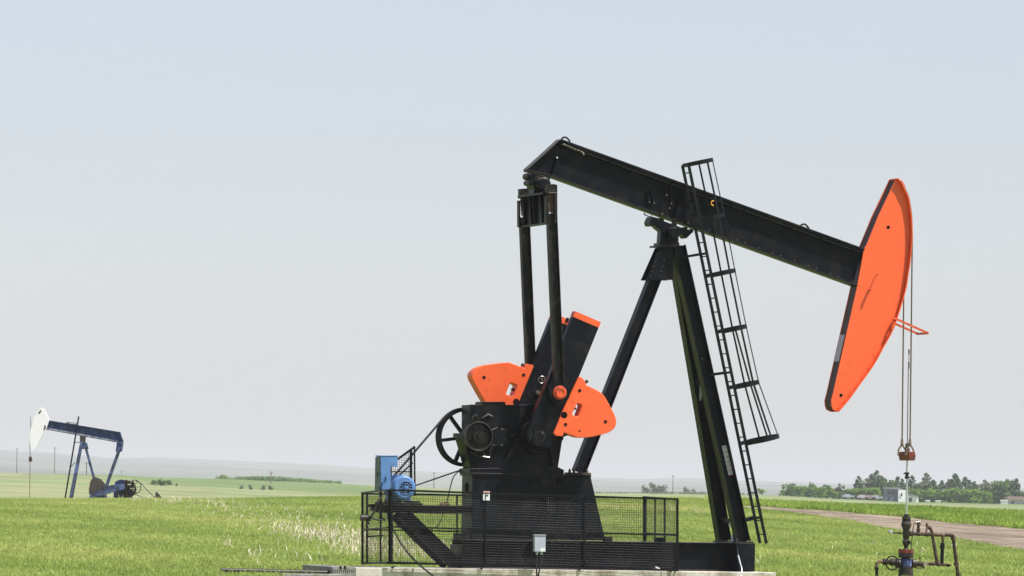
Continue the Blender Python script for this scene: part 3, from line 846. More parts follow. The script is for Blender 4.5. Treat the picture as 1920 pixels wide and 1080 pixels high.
# lacing between front legs
mb = MB()
tp = V(P(1270, 462, -.07).x, 0, P(1270, 462, -.07).z)
def legpt(t, sy, dx=0): 
    return V(tp.x + (b.x - tp.x) * t + dx, sy * (.1 + .52 * t), tp.z + (b.z - tp.z) * t)
for t in (.57, .93):
    mb.bar(legpt(t, -1), legpt(t, 1), .1, .06, (0, 0, 1))
mb.build('tie_bar', BLACK2, jack)
mb = MB()
for i, (t0_, t1_, s0) in enumerate(((.25, .38, 1), (.38, .52, -1))):
    mb.bar(legpt(t0_, s0), legpt(t1_, -s0), .05, .02, (1, 0, 0))
mb.build('lacing_bar', GREYBOX, jack)
# rear leg
a, b2 = P(1250, 463, 0), P(1084.5, 886, 0)
mb = MB(); mb.ibeam(a, b2, .255, .26, .022, .015)
rl = mb.build('rear_leg', BLACK, jack, bevel=.004)
mb = MB(); mb.box(b2.x - .25, b2.x + .22, -.2, .2, P(1084, 890.6, 0).z, P(1084, 886, 0).z)
for dx in (-.15, .14):
    for dy in (-.15, .15): mb.lathe((b2.x + dx, dy, P(1084, 886, 0).z), [(0, .03), (.05, .03), (.05, .018), (.08, .018)], 'z', 8)
mb.build('foot_plate', RUST, rl)
# gusset + cap
mb = MB()
g = [(1233, 465), (1279, 463), (1280, 470), (1259, 470), (1260, 525), (1213, 525)]
g = [(1239, 464), (1262, 463), (1262, 525), (1212, 525)]
mb.pp(g, -.2, -.185); mb.prism(XZ(g, -.2), .185, .2)
mb.pp([(1231, 460), (1279, 460), (1279, 463.5), (1231, 463.5)], -.24, .24)
gp = mb.build('gusset_plate', BLACK, jack, bevel=.003)
mb = MB()
for px, py in ((1229, 490), (1226, 499), (1223, 509), (1219, 517), (1245, 489), (1242, 499), (1239, 508), (1236, 517)):
    c = P(px, py, -.2); mb.cyl(c, c + V(0, -.02, 0), .017, 8)
mb.build('bolt', RUST, gp)
mb = MB(); mb.pp([(1236.5, 455), (1274, 455), (1274, 460), (1236.5, 460)], -.2, .2)
mb.pp([(1239, 440), (1240, 428), (1252, 424), (1270, 430), (1272.5, 440), (1272.5, 455), (1238, 455)], -.13, .13)
c = P(1261.5, 437, -.2)
mb.lathe((c.x, 0, c.z), [(-.28, .1), (-.27, .125), (-.2, .125), (-.2, .16), (.2, .16), (.2, .125), (.28, .1)], 'y', 28)
mb.build('centre_bearing', BLACK, jack, bevel=.005)
mb = MB()
mb.pp([(1233, 410), (1299, 434.5), (1296.5, 438), (1287, 447), (1284, 446), (1281, 440.5), (1272, 439), (1262, 446), (1250, 441), (1236, 430), (1226, 421)], -.15, .15)
mb.pp([(1223, 406), (1234, 409), (1226, 424), (1220, 423), (1218.5, 416)], -.2, .2)
for px, py in ((1240, 412), (1243, 413), (1267, 421.5), (1287, 429), (1298, 433)):
    mb.pp([(px - 2.2, py - 4), (px + 2.2, py - 2.5), (px + 2.2, py + 3), (px - 2.2, py + 2)], -.12, .12)
sd = mb.build('saddle', BLACK, jack, bevel=.004)
mb = MB()
for px, py in ((1241, 402), (1290, 419.5)):
    c = P(px, py, -.12); mb.lathe((c.x, -.12, c.z - .02), [(0, .028), (.04, .028), (.04, .018), (.06, .018)], 'z', 8)
mb.build('rusty_bolt', RUSTL, sd)
mb = MB(); mb.tube([P(1207, 401.5, -.17), P(1219, 407, -.17), P(1222, 404, -.17)], .014, 6); mb.tube([P(1207, 402.5, -.17), P(1209, 399.5, -.17)], .012, 6)
mb.build('small_handle', BLACKF, sd)
# sticker strip on near leg
mb = MB(); p0 = P(1357.3, 834.6, -.5); p1 = P(1370.3, 890, -.56)
mb.bar(p0, p1, .01, .1) ; wsb = mb
tt = lambda yz: (yz - tp.z) / (b.z - tp.z)
def onleg(px, py):
    yy = -.5
    for _ in range(4):
        q = P(px, py, yy); t = tt(q.z); yy = -(.1 + .52 * t) - .012
    return P(px, py, yy)
segs = [834.6, 846.5, 856.5, 864.5, 873.5, 881.5, 890.5]
mb = MB(); mr = MB()
for a_, b_ in zip(segs, segs[1:]):
    f = lambda y: 1357.3 + (y - 834.6) * 13 / 56
    mb.bar(onleg(f(a_ + .8), a_ + .8), onleg(f(b_ - .4), b_ - .4), .004, .098)
    mr.bar(onleg(f(b_ - .4), b_ - .4), onleg(f(b_ + .8), b_ + .8), .004, .098)
st = mb.build('warning_sticker_strip', WHITE, legs[0]); mr.build('red_band', RED, st)
mb = MB()
for a_, b_ in zip(segs, segs[1:]):
    for k in range(3):
        y = a_ + 2.5 + k * 2.2
        if y < b_ - 1.5: mb.bar(onleg(f(y) - 2.6, y + .3), onleg(f(y) + 2.6, y - .3), .014, .008)
mb.build('small_print', mat('grey_print', (.25, .25, .28), .6), st)

# --- ladder with cage
NR, FR = -.66, -.25
LT, LB = P(1291, 308, NR), P(1437, 1019, NR)
lax = (LT - LB).normalized(); lno = V(lax.z, 0, -lax.x)    # ladder normal pointing right
lad = None
mb = MB()
for yy in (NR, FR):
    mb.bar(V(LB.x, yy, LB.z), V(LT.x, yy, LT.z), .014, .066); 
    mb.bar(V(LB.x, yy + .02, LB.z) + lno * .028, V(LT.x, yy + .02, LT.z) + lno * .028, .035, .01)
Ln = (LT - LB).length
lad = mb.build('ladder', BLACKF, jack)
mb = MB()
k = .2
while k < Ln:
    p = LB + lax * k; mb.cyl(V(p.x, NR, p.z), V(p.x, FR, p.z), .013, 8); k += .305
mb.build('rung', BLACKF, lad)
mb = MB(); mb.bar(V(LT.x, NR, LT.z) - lax * .03, V(LT.x, FR, LT.z) - lax * .03, .05, .02, lax)
mb.build('top_cross_bar', BLACKF, lad)
hoops = []
def hoop_pts(base, dep, wid):
    cy = (NR + FR) / 2; out = []
    out.append((0, NR))
    for k in range(0, 17):
        t = math.pi * (k / 16); 
        s_ = dep * (.42 + .58 * math.sin(t)); y = cy - wid * math.cos(t)
        out.append((s_, y))
    out.append((0, FR))
    return [V(base.x, y, base.z) + lno * s_ for s_, y in out]
allh = []
for (px, py, dep, wid) in ((1291.5, 309, .62, .3), (1313.5, 412, .62, .3), (1333.8, 517, .62, .3), (1355, 622, .62, .3), (1377.5, 727, .63, .3), (1399, 832, .82, .42)):
    base = P(px, py, NR); pts = hoop_pts(base, dep, wid); allh.append(pts)
    mb = MB(); w_ = lax * .042; vv = []
    for i, p in enumerate(pts):
        a = pts[max(i - 1, 0)]; c = pts[min(i + 1, len(pts) - 1)]; t = (c - a).normalized(); nn = t.cross(lax).normalized() * .005
        vv += [p - w_ + nn, p + w_ + nn, p + w_ - nn, p - w_ - nn]
    ff = []
    for i in range(len(pts) - 1):
        for k in range(4): ff.append((i * 4 + k, i * 4 + (k + 1) % 4, i * 4 + 4 + (k + 1) % 4, i * 4 + 4 + k))
    mb.add(vv, ff); mb.build('cage_hoop', BLACKF, lad)
for idx in (3, 6, 9, 12, 15):
    mb = MB()
    for h0, h1 in zip(allh, allh[1:]):
        a, c = h0[idx], h1[idx]
        sd_ = (h0[idx + 1] - h0[idx - 1]).normalized()
        mb.bar(a, c, .04, .008, sd_)
    mb.build('cage_bar', BLACKF, lad)
mb = MB(); mb.bar(allh[3][1], allh[4][2], .04, .008, (1, 0, 0)); mb.bar(allh[4][2], allh[5][2], .04, .008, (1, 0, 0)); mb.build('cage_bar', BLACKF, lad)
for (a, c) in (((1282, 482), (1325, 475)), ((1333, 703), (1370, 698)), ((1396, 977), (1427, 969))):
    p = P(*c, NR); q = P(*a, NR + .3 if a[1] < 600 else NR + .1)
    mb = MB(); mb.bar(V(p.x, NR, p.z), q, .012, .05); q2 = V(q.x, FR, q.z); mb.bar(V(p.x, FR, p.z), V(q.x, FR, q.z), .012, .05)
    mb.build('standoff', BLACKF, lad)
mb = MB(); c = P(1336.5, 381, -.75); mb.tube([c + V(.035 * math.cos(t), 0, .05 * math.sin(t)) for t in [R(a_) for a_ in range(60, 330, 25)]], .012, 6)
mb.build('amber_hook', AMBER, lad)

# --- motor mount, brace, motor, belts, control cabinet
MY = -.42
mb = MB(); q0, q1 = P(696, 955.5, -.3), P(883.5, 955.5, -.3)
zc = P(800, 955, -.3).z
x_a, x_b = P(719, 955, -.3).x, P(883, 955, -.3).x
for yy in (-.3, .32): mb.ibeam((x_a, yy, zc), (x_b, yy, zc), .175, .12, .014, .01)
mb.box(P(695, 955, 0).x, x_a, -.1, .1, zc - .05, zc + .05)
mb.box(x_a + .01, x_a + .1, -.29, .31, zc - .08, zc + .08)
mb.box(P(775, 950, 0).x, P(775, 950, 0).x + .08, -.29, .31, zc - .08, zc + .08)
mm = mb.build('motor_mount_beam', BLACK, jack, bevel=.003)
mb = MB()
for yy in (-.3, .32): mb.ibeam(P(756, 963, -.3) + V(0, yy + .3, 0), P(855, 1059, -.3) + V(0, yy + .3, 0), .28, .12, .014, .01)
mb.build('mount_brace', BLACK, jack, bevel=.003)
mb = MB()
for px in (748, 782): 
    p = P(px, 943, -.4); mb.box(p.x - .12, p.x + .1, -.5, .45, zc + .09, zc + .13); mb.box(p.x - .08, p.x + .06, -.45, .4, zc + .132, zc + .17)
mb.box(P(722, 942, -.4).x, P(745, 942, -.4).x, -.42, .4, zc + .092, zc + .14)
rails = mb.build('slide_rail', BLACK2, mm)
mb = MB(); mb.tube([P(833, 942, -.3), P(840, 941, -.3)], .02, 6); mb.cyl(P(825, 942.6, -.3), P(843, 942.6, -.3), .012, 8); mb.obox(P(834, 946, -.3), (.1, 0, 0), (0, .06, 0), (0, 0, .02))
mb.build('adjusting_screw', RUSTL, mm)
# motor
mc = P(757.5, 914, -.45); mr_ = 22.5 / 88
zc2 = zc + .17
mo = None
mb = MB()
mb.lathe((mc.x, 0, mc.z), [(-.5, .12), (-.5, mr_ - .045), (-.47, mr_ - .01), (-.42, mr_), (-.3, mr_), (-.29, mr_ - .012), (.28, mr_ - .012), (.3, mr_ - .002), (.34, mr_ - .03), (.4, .12), (.4, .05)], 'y', 48)
for k in range(34):
    t = 2 * math.pi * k / 34
    if math.sin(t) < -.75: continue
    d_ = V(math.cos(t), 0, math.sin(t)); mb.obox(V(mc.x, 0, mc.z) + d_ * (mr_ - .005), d_ * .014, V(0, .27, 0), V(-d_.z, 0, d_.x) * .004)
mb.box(mc.x - .2, mc.x + .2, -.3, .3, mc.z - mr_ - .03, mc.z - mr_ + .06)
mb.box(mc.x + mr_ - .04, mc.x + mr_ + .05, -.12, .1, mc.z - .1, mc.z + .06)
mo = mb.build('electric_motor', BLUE, jack, bevel=.004)
gc = V(mc.x + .03, -.502, mc.z)
mb = MB(); mb.cyl(gc, gc + V(0, -.004, 0), .135, 32); mb.build('fan_opening', DARKHOLE, mo)
mb = MB()
mb.ring((gc.x, -.508, gc.z), .135, .007, 'y', 36, 6); mb.ring((gc.x, -.508, gc.z), .09, .004, 'y', 30, 5)
for k in range(12):
    t = 2 * math.pi * k / 12 + .2; mb.tube([gc + V(.03 * math.cos(t), -.006, .03 * math.sin(t)), gc + V(.135 * math.cos(t), -.006, .135 * math.sin(t))], .006, 5)
mb.lathe((gc.x, 0, gc.z), [(-.505, .035), (-.515, .035), (-.52, .01)], 'y', 14)
mb.build('fan_grille', BLUE, mo)
pr = .12
mb = MB(); mb.lathe((mc.x, 0, mc.z), [(.38, .04), (SY - .1, .04), (SY - .1, pr), (SY + .1, pr), (SY + .1, .04)], 'y', 24); mb.build('motor_pulley', BLACKF, mo)
# belts (drive belt round pulley and sheave)
def belt():
    c1 = V(mc.x, SY, mc.z); c2 = V(S0.x, SY, S0.z); d = c2 - c1; D = Vector((d.x, d.z)).length; al = math.atan2(d.z, d.x)
    be = math.acos((pr - sr) / D) 
    pts = []
    for k in range(17):
        t = al + be + (2 * math.pi - 2 * be) * k / 16; pts.append(c1 + V(math.cos(t), 0, math.sin(t)) * (pr + .008))
    for k in range(33):
        t = al - be + (2 * be) * k / 32; pts.append(c2 + V(math.cos(t), 0, math.sin(t)) * (sr + .006))
    mb = MB(); n_ = len(pts)
    for i in range(n_):
        mb.bar(pts[i], pts[(i + 1) % n_], .14, .018)
    return mb
belt().build('drive_belt', RUBBER, jack)
# belt guard behind the motor
GY = .3
mb = MB()
mb.bar(P(770.5, 842, GY), P(770.5, 930, GY), .05, .05); mb.bar(P(777, 837, GY), P(778, 930, GY), .03, .03)
mb.bar(P(745.5, 861, GY), P(778, 837.5, GY), .03, .045); mb.bar(P(733, 884.5, GY), P(772, 884.5, GY), .02, .025)
mb.bar(P(733, 905, GY), P(774, 868, GY), .02, .03)
mb.bar(P(733, 872, GY), P(733, 930, GY), .03, .03)
bg_ = mb.build('belt_guard', BLACKF, jack)
mb = MB()
for k in range(10):
    px = 733 + k * 4.1; yt = 861 - (px - 745.5) * .72 if px > 745 else 875
    mb.tube([P(px, yt, GY + .02), P(px, 928, GY + .02)], .0035, 4)
for k in range(21):
    py = 842 + k * 4.2; xl = 733 if py > 875 else 745.5 + (861 - py) / .72
    xl = max(733, xl); mb.tube([P(xl, py, GY + .02), P(771, py, GY + .02)], .0035, 4)
mb.build('guard_mesh', WIRE, bg_)
# control cabinet
KY = -.75
mb = MB()
mb.pp([(714, 855.5), (746, 855.5), (745.5, 875), (732.5, 875), (732.5, 912), (729, 920), (714, 920)], KY, KY + .36)
mb.pp([(713, 853.8), (747, 853.8), (747, 855.4), (713, 855.4)], KY - .01, KY + .38)
cab = mb.build('control_cabinet', BLUE, jack, bevel=.005)
xk = P(714, 888, KY).x
mb = MB(); z3, z4 = P(714, 857, KY).z, P(714, 921, KY).z
mb.box(xk - .03, xk - .004, KY + .01, KY + .35, z4, z3)
dr = mb.build('cabinet_door', BLUEGREY, cab, bevel=.004)  # left side, darker and greyer than the blue front
mb = MB(); mb.box(xk - .045, xk - .031, KY + .12, KY + .2, (z3 + z4) / 2 - .05, (z3 + z4) / 2 + .05); mb.build('door_latch', DARKIRON, dr)
mb = MB(); mb.bar(P(717.5, 916, KY - .05), P(724, 894, KY - .06), .03, .045); mb.cyl(P(724, 892.5, KY - .09), P(725.5, 898, KY - .09), .02, 8); mb.bar(P(716, 917, KY - .02), P(718, 916, KY - .06), .03, .03)
mb.build('switch_lever', BLUE, cab)
mb = MB()
for px, py in ((714.5, 862), (714.5, 882)): mb.cyl(P(px, py, KY - .02), P(px, py + 3, KY - .02), .02, 8)
mb.build('hinge', BLUE, cab)
mb = MB(); mb.bar(P(713.5, 921, KY + .2), P(713.5, 975, KY + .2), .07, .05); mb.bar(P(712, 971, KY + .2), P(722, 975, KY + .2), .06, .05)
mb.bar(P(689, 948, KY + .15), P(719, 948, KY + .2), .05, .06); mb.bar(P(722, 940, KY + .2), P(745, 940, -.4), .05, .05)
mb.build('cabinet_post', BLACK2, jack)
mb = MB()
mb.lathe(P(686, 971, KY - .1) + V(0, 0, 0), [(-.12, .02), (-.12, .06), (-.06, .07), (.05, .06), (.1, .03)], 'x', 12)
mb.tube(arc([P(717, 930, KY - .1), P(709, 940, KY - .15), P(702, 958, KY - .15), P(692, 977, KY - .15)]), .022, 8)
mb.tube(arc([P(689, 968, KY - .1), P(703, 973, KY - .1), P(717, 976, KY - .1)]), .02, 8)
mb.tube(arc([P(688, 981, KY - .1), P(692, 981, KY - .1)], 2), .03, 8)
mb.build('brake_lever', DARKIRON, jack)
# cables
mb = MB(); mb.tube(arc([P(727, 962, -.5), P(729, 978, -.55), P(737, 992, -.6), P(748, 1012, -.7), P(765, 1037, -1.0), P(790, 1062, -1.62), P(815, 1082, -1.7)]), .02, 8); mb.build('power_cable', RUBBER, jack)
mb = MB(); mb.tube(arc([P(872, 876, -.2), P(860, 884, -.1), P(850, 895, .1), P(844, 915, .2), P(838, 941, .1)]), .012, 6)
mb.tube(arc([P(830, 963, -.1), P(826, 978, -.1), P(814, 990, -.1), P(775, 1001, -.2), P(757, 993, -.3), P(738, 982, -.4)]), .01, 6)
mb.build('thin_cable', RUBBER, jack)
# cable and little box by the front legs
mb = MB(); mb.tube(arc([P(1373, 985, -.35), P(1378, 998, -.5), P(1381, 1012, -.75), P(1384, 1045, -.9)]), .02, 8); mb.build('black_hose', RUBBER, jack)
mb = MB(); mb.tube(arc([P(1384, 1041, -.92), P(1388, 1056, -.96), P(1391, 1068, -1.0), P(1389, 1082, -1.5)]), .014, 6); mb.build('white_conduit', WHITE, jack)
mb = MB(); mb.pp([(1373, 1003), (1380, 1004), (1380, 1016), (1373, 1016)], -.45, -.35); mb.build('small_grey_box', GREYBOX, jack)
mb = MB(); mb.cyl(P(1372, 979, -.4), P(1377, 990, -.4), .045, 10); mb.tube([P(1373, 982, -.4), P(1366, 986, -.4)], .018, 6); mb.build('white_fitting', WHITE, jack)

# ================================================================ GUARD FENCE
FN, FF = -1.5, .85
fx0, fx1 = P(733.5, 990, FN).x, P(1270, 1000, FN).x
def fz(px, pys): return P(px, pys, FN).z
fence = thing('guard_fence', 'black welded wire mesh guard railing around the pumpjack base', 'fence', ((fx0 + fx1) / 2, FN, fz(1000, 1060)))
tl, tr = P(733.5, 919, FN), P(1270, 936, FN); ml, mr2 = P(733.5, 987.5, FN), P(1270, 1003.5, FN); bl_, br = P(733.5, 1054.5, FN), P(1270, 1069.5, FN)
mb = MB()
mb.bar(tl, tr, .04, .04); mb.bar(ml, mr2, .03, .03); mb.bar(bl_, br, .04, .04)
for px, w in ((734, .05), (1270, .045)):
    k = (px - 733.5) / 536.5; mb.bar(tl.lerp(tr, k) + V(0, 0, .02), bl_.lerp(br, k) - V(0, 0, .02), w, w)
for px in (731,):
    mb.bar(P(730, 918, FN + .06), P(730.5, 1055, FN + .06), .04, .05)
mb.build('front_frame', BLACKF, fence)
mb = MB()
for px in (908, 1093.5):
    k = (px - 733.5) / 536.5; mb.bar(tl.lerp(tr, k), bl_.lerp(br, k), .03, .028)
mb.build('front_post', BLACKF, fence)
mb = MB(); nv = int((fx1 - fx0) / .0508)
def wob(x): return .006 * math.sin(x * 2.3) + .004 * math.sin(x * 7.1)
for i in range(1, nv):
    k = i / nv; a = tl.lerp(tr, k); c = bl_.lerp(br, k); yy = .022 + wob(a.x)
    mb.tube([a + V(0, yy, 0), c + V(0, yy, 0)], .0022, 4, cap=False)
nh = int((tl.z - bl_.z) / .0508)
for j in range(1, nh):
    k = j / nh; pts = []
    for i in range(0, 25):
        u = i / 24; a = tl.lerp(tr, u); c = bl_.lerp(br, u); p = a.lerp(c, k); pts.append(p + V(0, .027 + wob(p.x), 0.003 * math.sin(p.x * 3 + j)))
    mb.tube(pts, .0028, 4, cap=False)
mb.build('front_wire_mesh', WIRE, fence)
def panel(a_t, a_b, b_t, b_b, posts, nm, mid=.52, wires=True):
    """end or back panel between two vertical edges"""
    mb = MB(); sdv = (b_t - a_t).normalized(); sdn = sdv.cross(V(0, 0, 1))
    mb.bar(a_t, b_t, .035, .035, sdn); mb.bar(a_b, b_b, .035, .035, sdn); mb.bar(a_t.lerp(a_b, mid), b_t.lerp(b_b, mid), .028, .028, sdn)
    for k, w in posts:
        mb.bar(a_t.lerp(b_t, k) + V(0, 0, .02), a_b.lerp(b_b, k) - V(0, 0, .02), w, w, sdn)
    mb.build(nm + '_frame', BLACKF, fence)
    if wires:
        mb = MB(); Lw = (b_t - a_t).length; n_ = int(Lw / .0508)
        for i in range(1, n_): mb.tube([a_t.lerp(b_t, i / n_), a_b.lerp(b_b, i / n_)], .0018, 4, cap=False)
        n_ = int((a_t - a_b).length / .0508)
        for i in range(1, n_): mb.tube([a_t.lerp(a_b, i / n_), b_t.lerp(b_b, i / n_)], .0018, 4, cap=False)
        mb.build(nm + '_wire_mesh', WIRE, fence)
ltf, lbf = P(679.5, 924, FF), P(679.5, 1057, FF)
panel(ltf, lbf, tl + V(-.06, .05, 0), bl_ + V(-.06, .05, 0), [(0, .045), (.18, .035), (.72, .035)], 'left_side')
rtf, rbf = P(1208.5, 932, FF), P(1208.5, 1066, FF)
panel(rtf, rbf, tr + V(0, .04, 0), br + V(0, .04, 0), [(0, .07), (.33, .03), (.63, .035)], 'right_side', .5)
panel(ltf + V(.03, 0, -.02), lbf + V(.03, 0, .02), rtf - V(.03, 0, .02), rbf + V(-.03, 0, .02), [(.33, .03), (.66, .03)], 'back', wires=True)
mb = MB()   # brackets to the slab
for px in (740, 908, 1093, 1265):
    q = P(px, 1062, FN); mb.bar(V(q.x, FN + .02, q.z), V(q.x, FN + .32, ZB - .01), .04, .02, (1, 0, 0))
mb.build('floor_bracket', BLACKF, fence)
# small ladder-like rungs at the left end
mb = MB(); mb.bar(P(690, 1006, FF - .4), P(718, 1004, FN + .6), .02, .03); mb.build('side_rung', BLACKF, fence)
# signs on the fence
def flat(px, y, nm, m_, par=None): 
    mb = MB(); mb.pp(px, y, y + .003); return mb.build(nm, m_, par)
sg = flat([(906.7, 921), (918.3, 921.2), (918.3, 925), (906.7, 924.8)], FN - .03, 'danger_sign', WHITE)
tag(sg, 'tiny white strip sign with red band, above the pictogram sign on the fence top rail', 'sign')
o = flat([(907.8, 922), (917.2, 922.2), (917.2, 924), (907.8, 923.8)], FN - .034, 'red_band', RED, sg)
s2 = flat([(905.8, 926.5), (918.3, 926.7), (918.3, 938.3), (905.8, 938.1)], FN - .03, 'pictogram_sign', WHITE)
tag(s2, 'small square white sign with black figure hanging on the mesh fence', 'sign')
flat([(909.3, 926.9), (911, 926.9), (911, 938), (909.3, 938)], FN - .034, 'dark_stripe', INK, s2)
flat([(911.5, 927.5), (914.5, 927.5), (915.5, 929.5), (913, 931.5), (911.5, 930)], FN - .034, 'black_figure', INK, s2)
# junction box
jb = thing('junction_box', 'pale grey electrical junction box mounted on the front of the mesh fence', 'electrical box', P(1012.5, 1036, FN - .1))
mb = MB(); mb.pp([(1002.3, 1003), (1023.3, 1003.5), (1023, 1035), (1002.3, 1034.5)], FN - .15, FN - .03); bx_ = mb.build('box_body', GREYBOX, jb, bevel=.008)
mb = MB(); mb.pp([(1001.6, 1002), (1024, 1002.5), (1024, 1004), (1001.6, 1003.5)], FN - .165, FN - .03); mb.build('box_lid', GREYBOX, jb)
flat([(1013, 1028), (1022, 1028), (1022, 1034), (1013, 1034)], FN - .155, 'label_plate', WHITE, bx_)
mb = MB()
for px in (1007, 1015.5): mb.lathe(V(P(px, 1035, FN - .09).x, FN - .09, P(px, 1035, FN - .09).z), [(0, .03), (-.03, .03), (-.03, .024), (-.06, .024)], 'z', 10)
mb.build('cable_gland', GREYBOX, jb)
mb = MB()
mb.tube(arc([P(1007, 1039, FN - .09), P(1006.3, 1055, FN - .1), P(1006, 1068, FN - .11), P(1007.5, 1085, FN - .12)]), .017, 8)
mb.tube(arc([P(1015.5, 1039, FN - .09), P(1015, 1052, FN - .1), P(1012, 1066, FN - .12), P(1008.5, 1085, FN - .13)]), .017, 8)
mb.build('flexible_conduit', RUBBER, jb)

# ================================================================ CONCRETE
YN = -1.4
def slab(px0, px1, ztop, zbot, m_, nm, label, y0=YN, y1=.95, bev=.012):
    xa, xb = P(px0, 1068, y0).x, P(px1, 1072, y0).x
    mb = MB(); mb.box(xa, xb, y0, y1, zbot, ztop); o = mb.build(nm, m_, bevel=bev)
    return tag(o, label, 'concrete block', 'concrete foundation blocks')
slab(666.5, 1005, ZB, .0 - .15, CONC, 'concrete_slab', 'pale concrete slab under the motor end of the pumpjack base')
slab(1005.6, 1239, ZB - .003, -.15, CONC, 'concrete_slab', 'pale concrete slab under the middle of the pumpjack base')
slab(1239.8, 1455, ZB - .002, -.15, CONC, 'concrete_slab', 'pale concrete slab under the samson post legs of the pumpjack', y0=YN + .02)
o = slab(622, 666, ZB + .02, -.15, CONC2, 'concrete_slab', 'grey stained concrete block with rows of small holes at left end of the slabs', y0=YN - .02)
mb = MB()
for k in range(11):
    for j in range(2):
        c = P(624.5 + k * 3.9, 1069 + j * 3 + (k % 2) * .6, YN - .022); mb.obox(c, (.007, 0, 0), (0, .004, 0), (0, 0, .012))
for px in (638.5, 647): mb.obox(P(px, 1064, YN - .022), (.02, 0, 0), (0, .005, 0), (0, 0, .03))
mb.build('hole', DARKHOLE, o)
o = slab(530, 640, P(560, 1076, -2.0).z, -.15, CONC2, 'concrete_block', 'low concrete block in front of the steel pipe', y0=-2.0, y1=-1.5)
# dark steel pipe beside the concrete
mb = MB(); mb.tube([P(414.5, 1069, -1.2), P(480, 1070.5, -1.2), P(560, 1072.5, -1.2), P(640, 1074, -1.2)], .045, 12)
ps = mb.build('steel_pipe', mat('oily_dark_pipe', (.035, .028, .024), .4, metal=.4, var=.4, scale=3)); tag(ps, 'long dark steel pipe lying beside the left end of the concrete', 'pipe')
ps_r = MB(); 
# little bracket + debris on slab edge
mb = MB(); mb.obox(P(1236, 1067.5, -.9), (.14, 0, -.01), (0, .04, 0), (0, 0, .012)); mb.tube([P(1228, 1064, -.9), P(1236, 1067, -.9)], .03, 6)
wr = mb.build('metal_clamp', WORN); tag(wr, 'small shiny metal clamp lying on the concrete near the fence corner', 'clamp')

# ================================================================ WELLHEAD
wg = P(1700, 1085, 0)
wh = thing('wellhead', 'rusty wellhead with valves and pipes under the horsehead cables', 'wellhead', (cx, 0, 0))
def zz(py): return P(1700, py, 0).z
def prof(l): return [(zz(a), r_ / 88) for a, r_ in l]
mb = MB()
mb.lathe((cx, 0, 0), prof([(964, 3), (964, 5.5), (968, 6), (968, 4), (970, 4), (970, 8), (973, 8.5), (974, 6), (977, 6), (977, 8.5), (980, 9), (981, 9.5), (983, 10), (987, 9.5), (990, 7.5), (994, 6.5), (1008, 6.5), (1010, 5.2), (1012, 5.5), (1014, 7), (1017, 7.5), (1020, 6.5), (1023, 4.5), (1028, 4), (1030, 5.5)]), 'z', 20)
for k in range(6):
    t = k * math.pi / 3 + .3; mb.cyl((cx + .085 * math.cos(t), .085 * math.sin(t), zz(982)), (cx + .085 * math.cos(t), .085 * math.sin(t), zz(968.5)), .013, 6)
mb.lathe((cx, -.11, zz(1017)), [(0, .05), (-.05, .05), (-.05, .03), (.0, .03)], 'y', 10)
sb = mb.build('stuffing_box', DARKIRON, wh)
mb = MB()
mb.lathe((cx, 0, 0), prof([(1036.5, 8), (1036.5, 14.5), (1044, 14.5), (1044.5, 9), (1048, 9)]), 'z', 28)
mb.lathe((cx, 0, 0), prof([(1063, 10), (1064, 14), (1072, 14.2), (1072, 12.5), (1073, 12.5), (1073, 14.5), (1080, 14.5), (1080, 11), (1085, 11), (1090, 11)]), 'z', 28)
mb.cyl((cx, 0, -.3), (cx, 0, zz(1089)), .13, 20)
for k in range(10):
    t = k * math.pi / 5 + .2; c_, s_ = math.cos(t), math.sin(t)
    mb.cyl((cx + .145 * c_, .145 * s_, zz(1046)), (cx + .145 * c_, .145 * s_, zz(1029)), .014, 6)
    mb.cyl((cx + .145 * c_, .145 * s_, zz(1083)), (cx + .145 * c_, .145 * s_, zz(1061.5)), .014, 6)
fl = mb.build('flange', DARKIRON, wh)
mb = MB(); mb.lathe((cx, 0, 0), prof([(1030.5, 8), (1030.5, 14.8), (1036.3, 14.8), (1036.3, 8)]), 'z', 28); mb.build('red_flange', mat('faded_red_paint', (.3, .04, .025), .5, var=.3, scale=12, dirt=(.05, .03, .025), dirt_amt=.4, dscale=9), wh)
mb = MB(); mb.lathe((cx, 0, 0), prof([(1047, 9), (1049, 11.5), (1062, 11.5), (1064, 9)]), 'z', 24); mb.build('blue_spool', mat('faded_blue_paint', (.05, .07, .2), .4, var=.4, scale=9, dirt=(.2, .24, .4), dirt_amt=.4, dscale=7), wh)
mb = MB()
mb.lathe((cx, 0, zz(1056)), [(-.24, .1), (-.14, .1), (-.14, .06), (.14, .06), (.14, .1), (.23, .1)], 'x', 16)
mb.build('side_outlet', DARKIRON, wh)
def X_(px): return P(px, 1050, 0).x
# left valve with handwheel
zl = zz(1054)
mb = MB(); mb.lathe((0, 0, zl), [(X_(1650), .03), (X_(1655), .03), (X_(1656), .07), (X_(1660), .075), (X_(1662), .05), (X_(1667), .05), (X_(1670), .08), (X_(1674), .085), (X_(1679), .06), (X_(1683), .05)], 'x', 16)
mb.cyl((X_(1668), -.02, zl), (X_(1667), -.22, zl), .02, 8)
lv = mb.build('gate_valve', RUST, wh)
mb = MB(); hc = V(X_(1667), -.2, zl - .02); mb.ring(hc, 13 / 88, .016, 'y', 36, 8)
for k in range(3):
    t = .5 + k * 2 * math.pi / 3; mb.tube([hc, hc + V(math.cos(t), 0, math.sin(t)) * 12.5 / 88], .01, 6)
mb.build('handwheel', BLACKF, lv)
mb = MB(); mb.tube(arc([V(X_(1655), 0, zl), V(X_(1648), 0, zl), V(X_(1644), 0, zl - .05), V(X_(1644), 0, zl - .14)]), .035, 12); mb.build('elbow', RUSTL, wh)
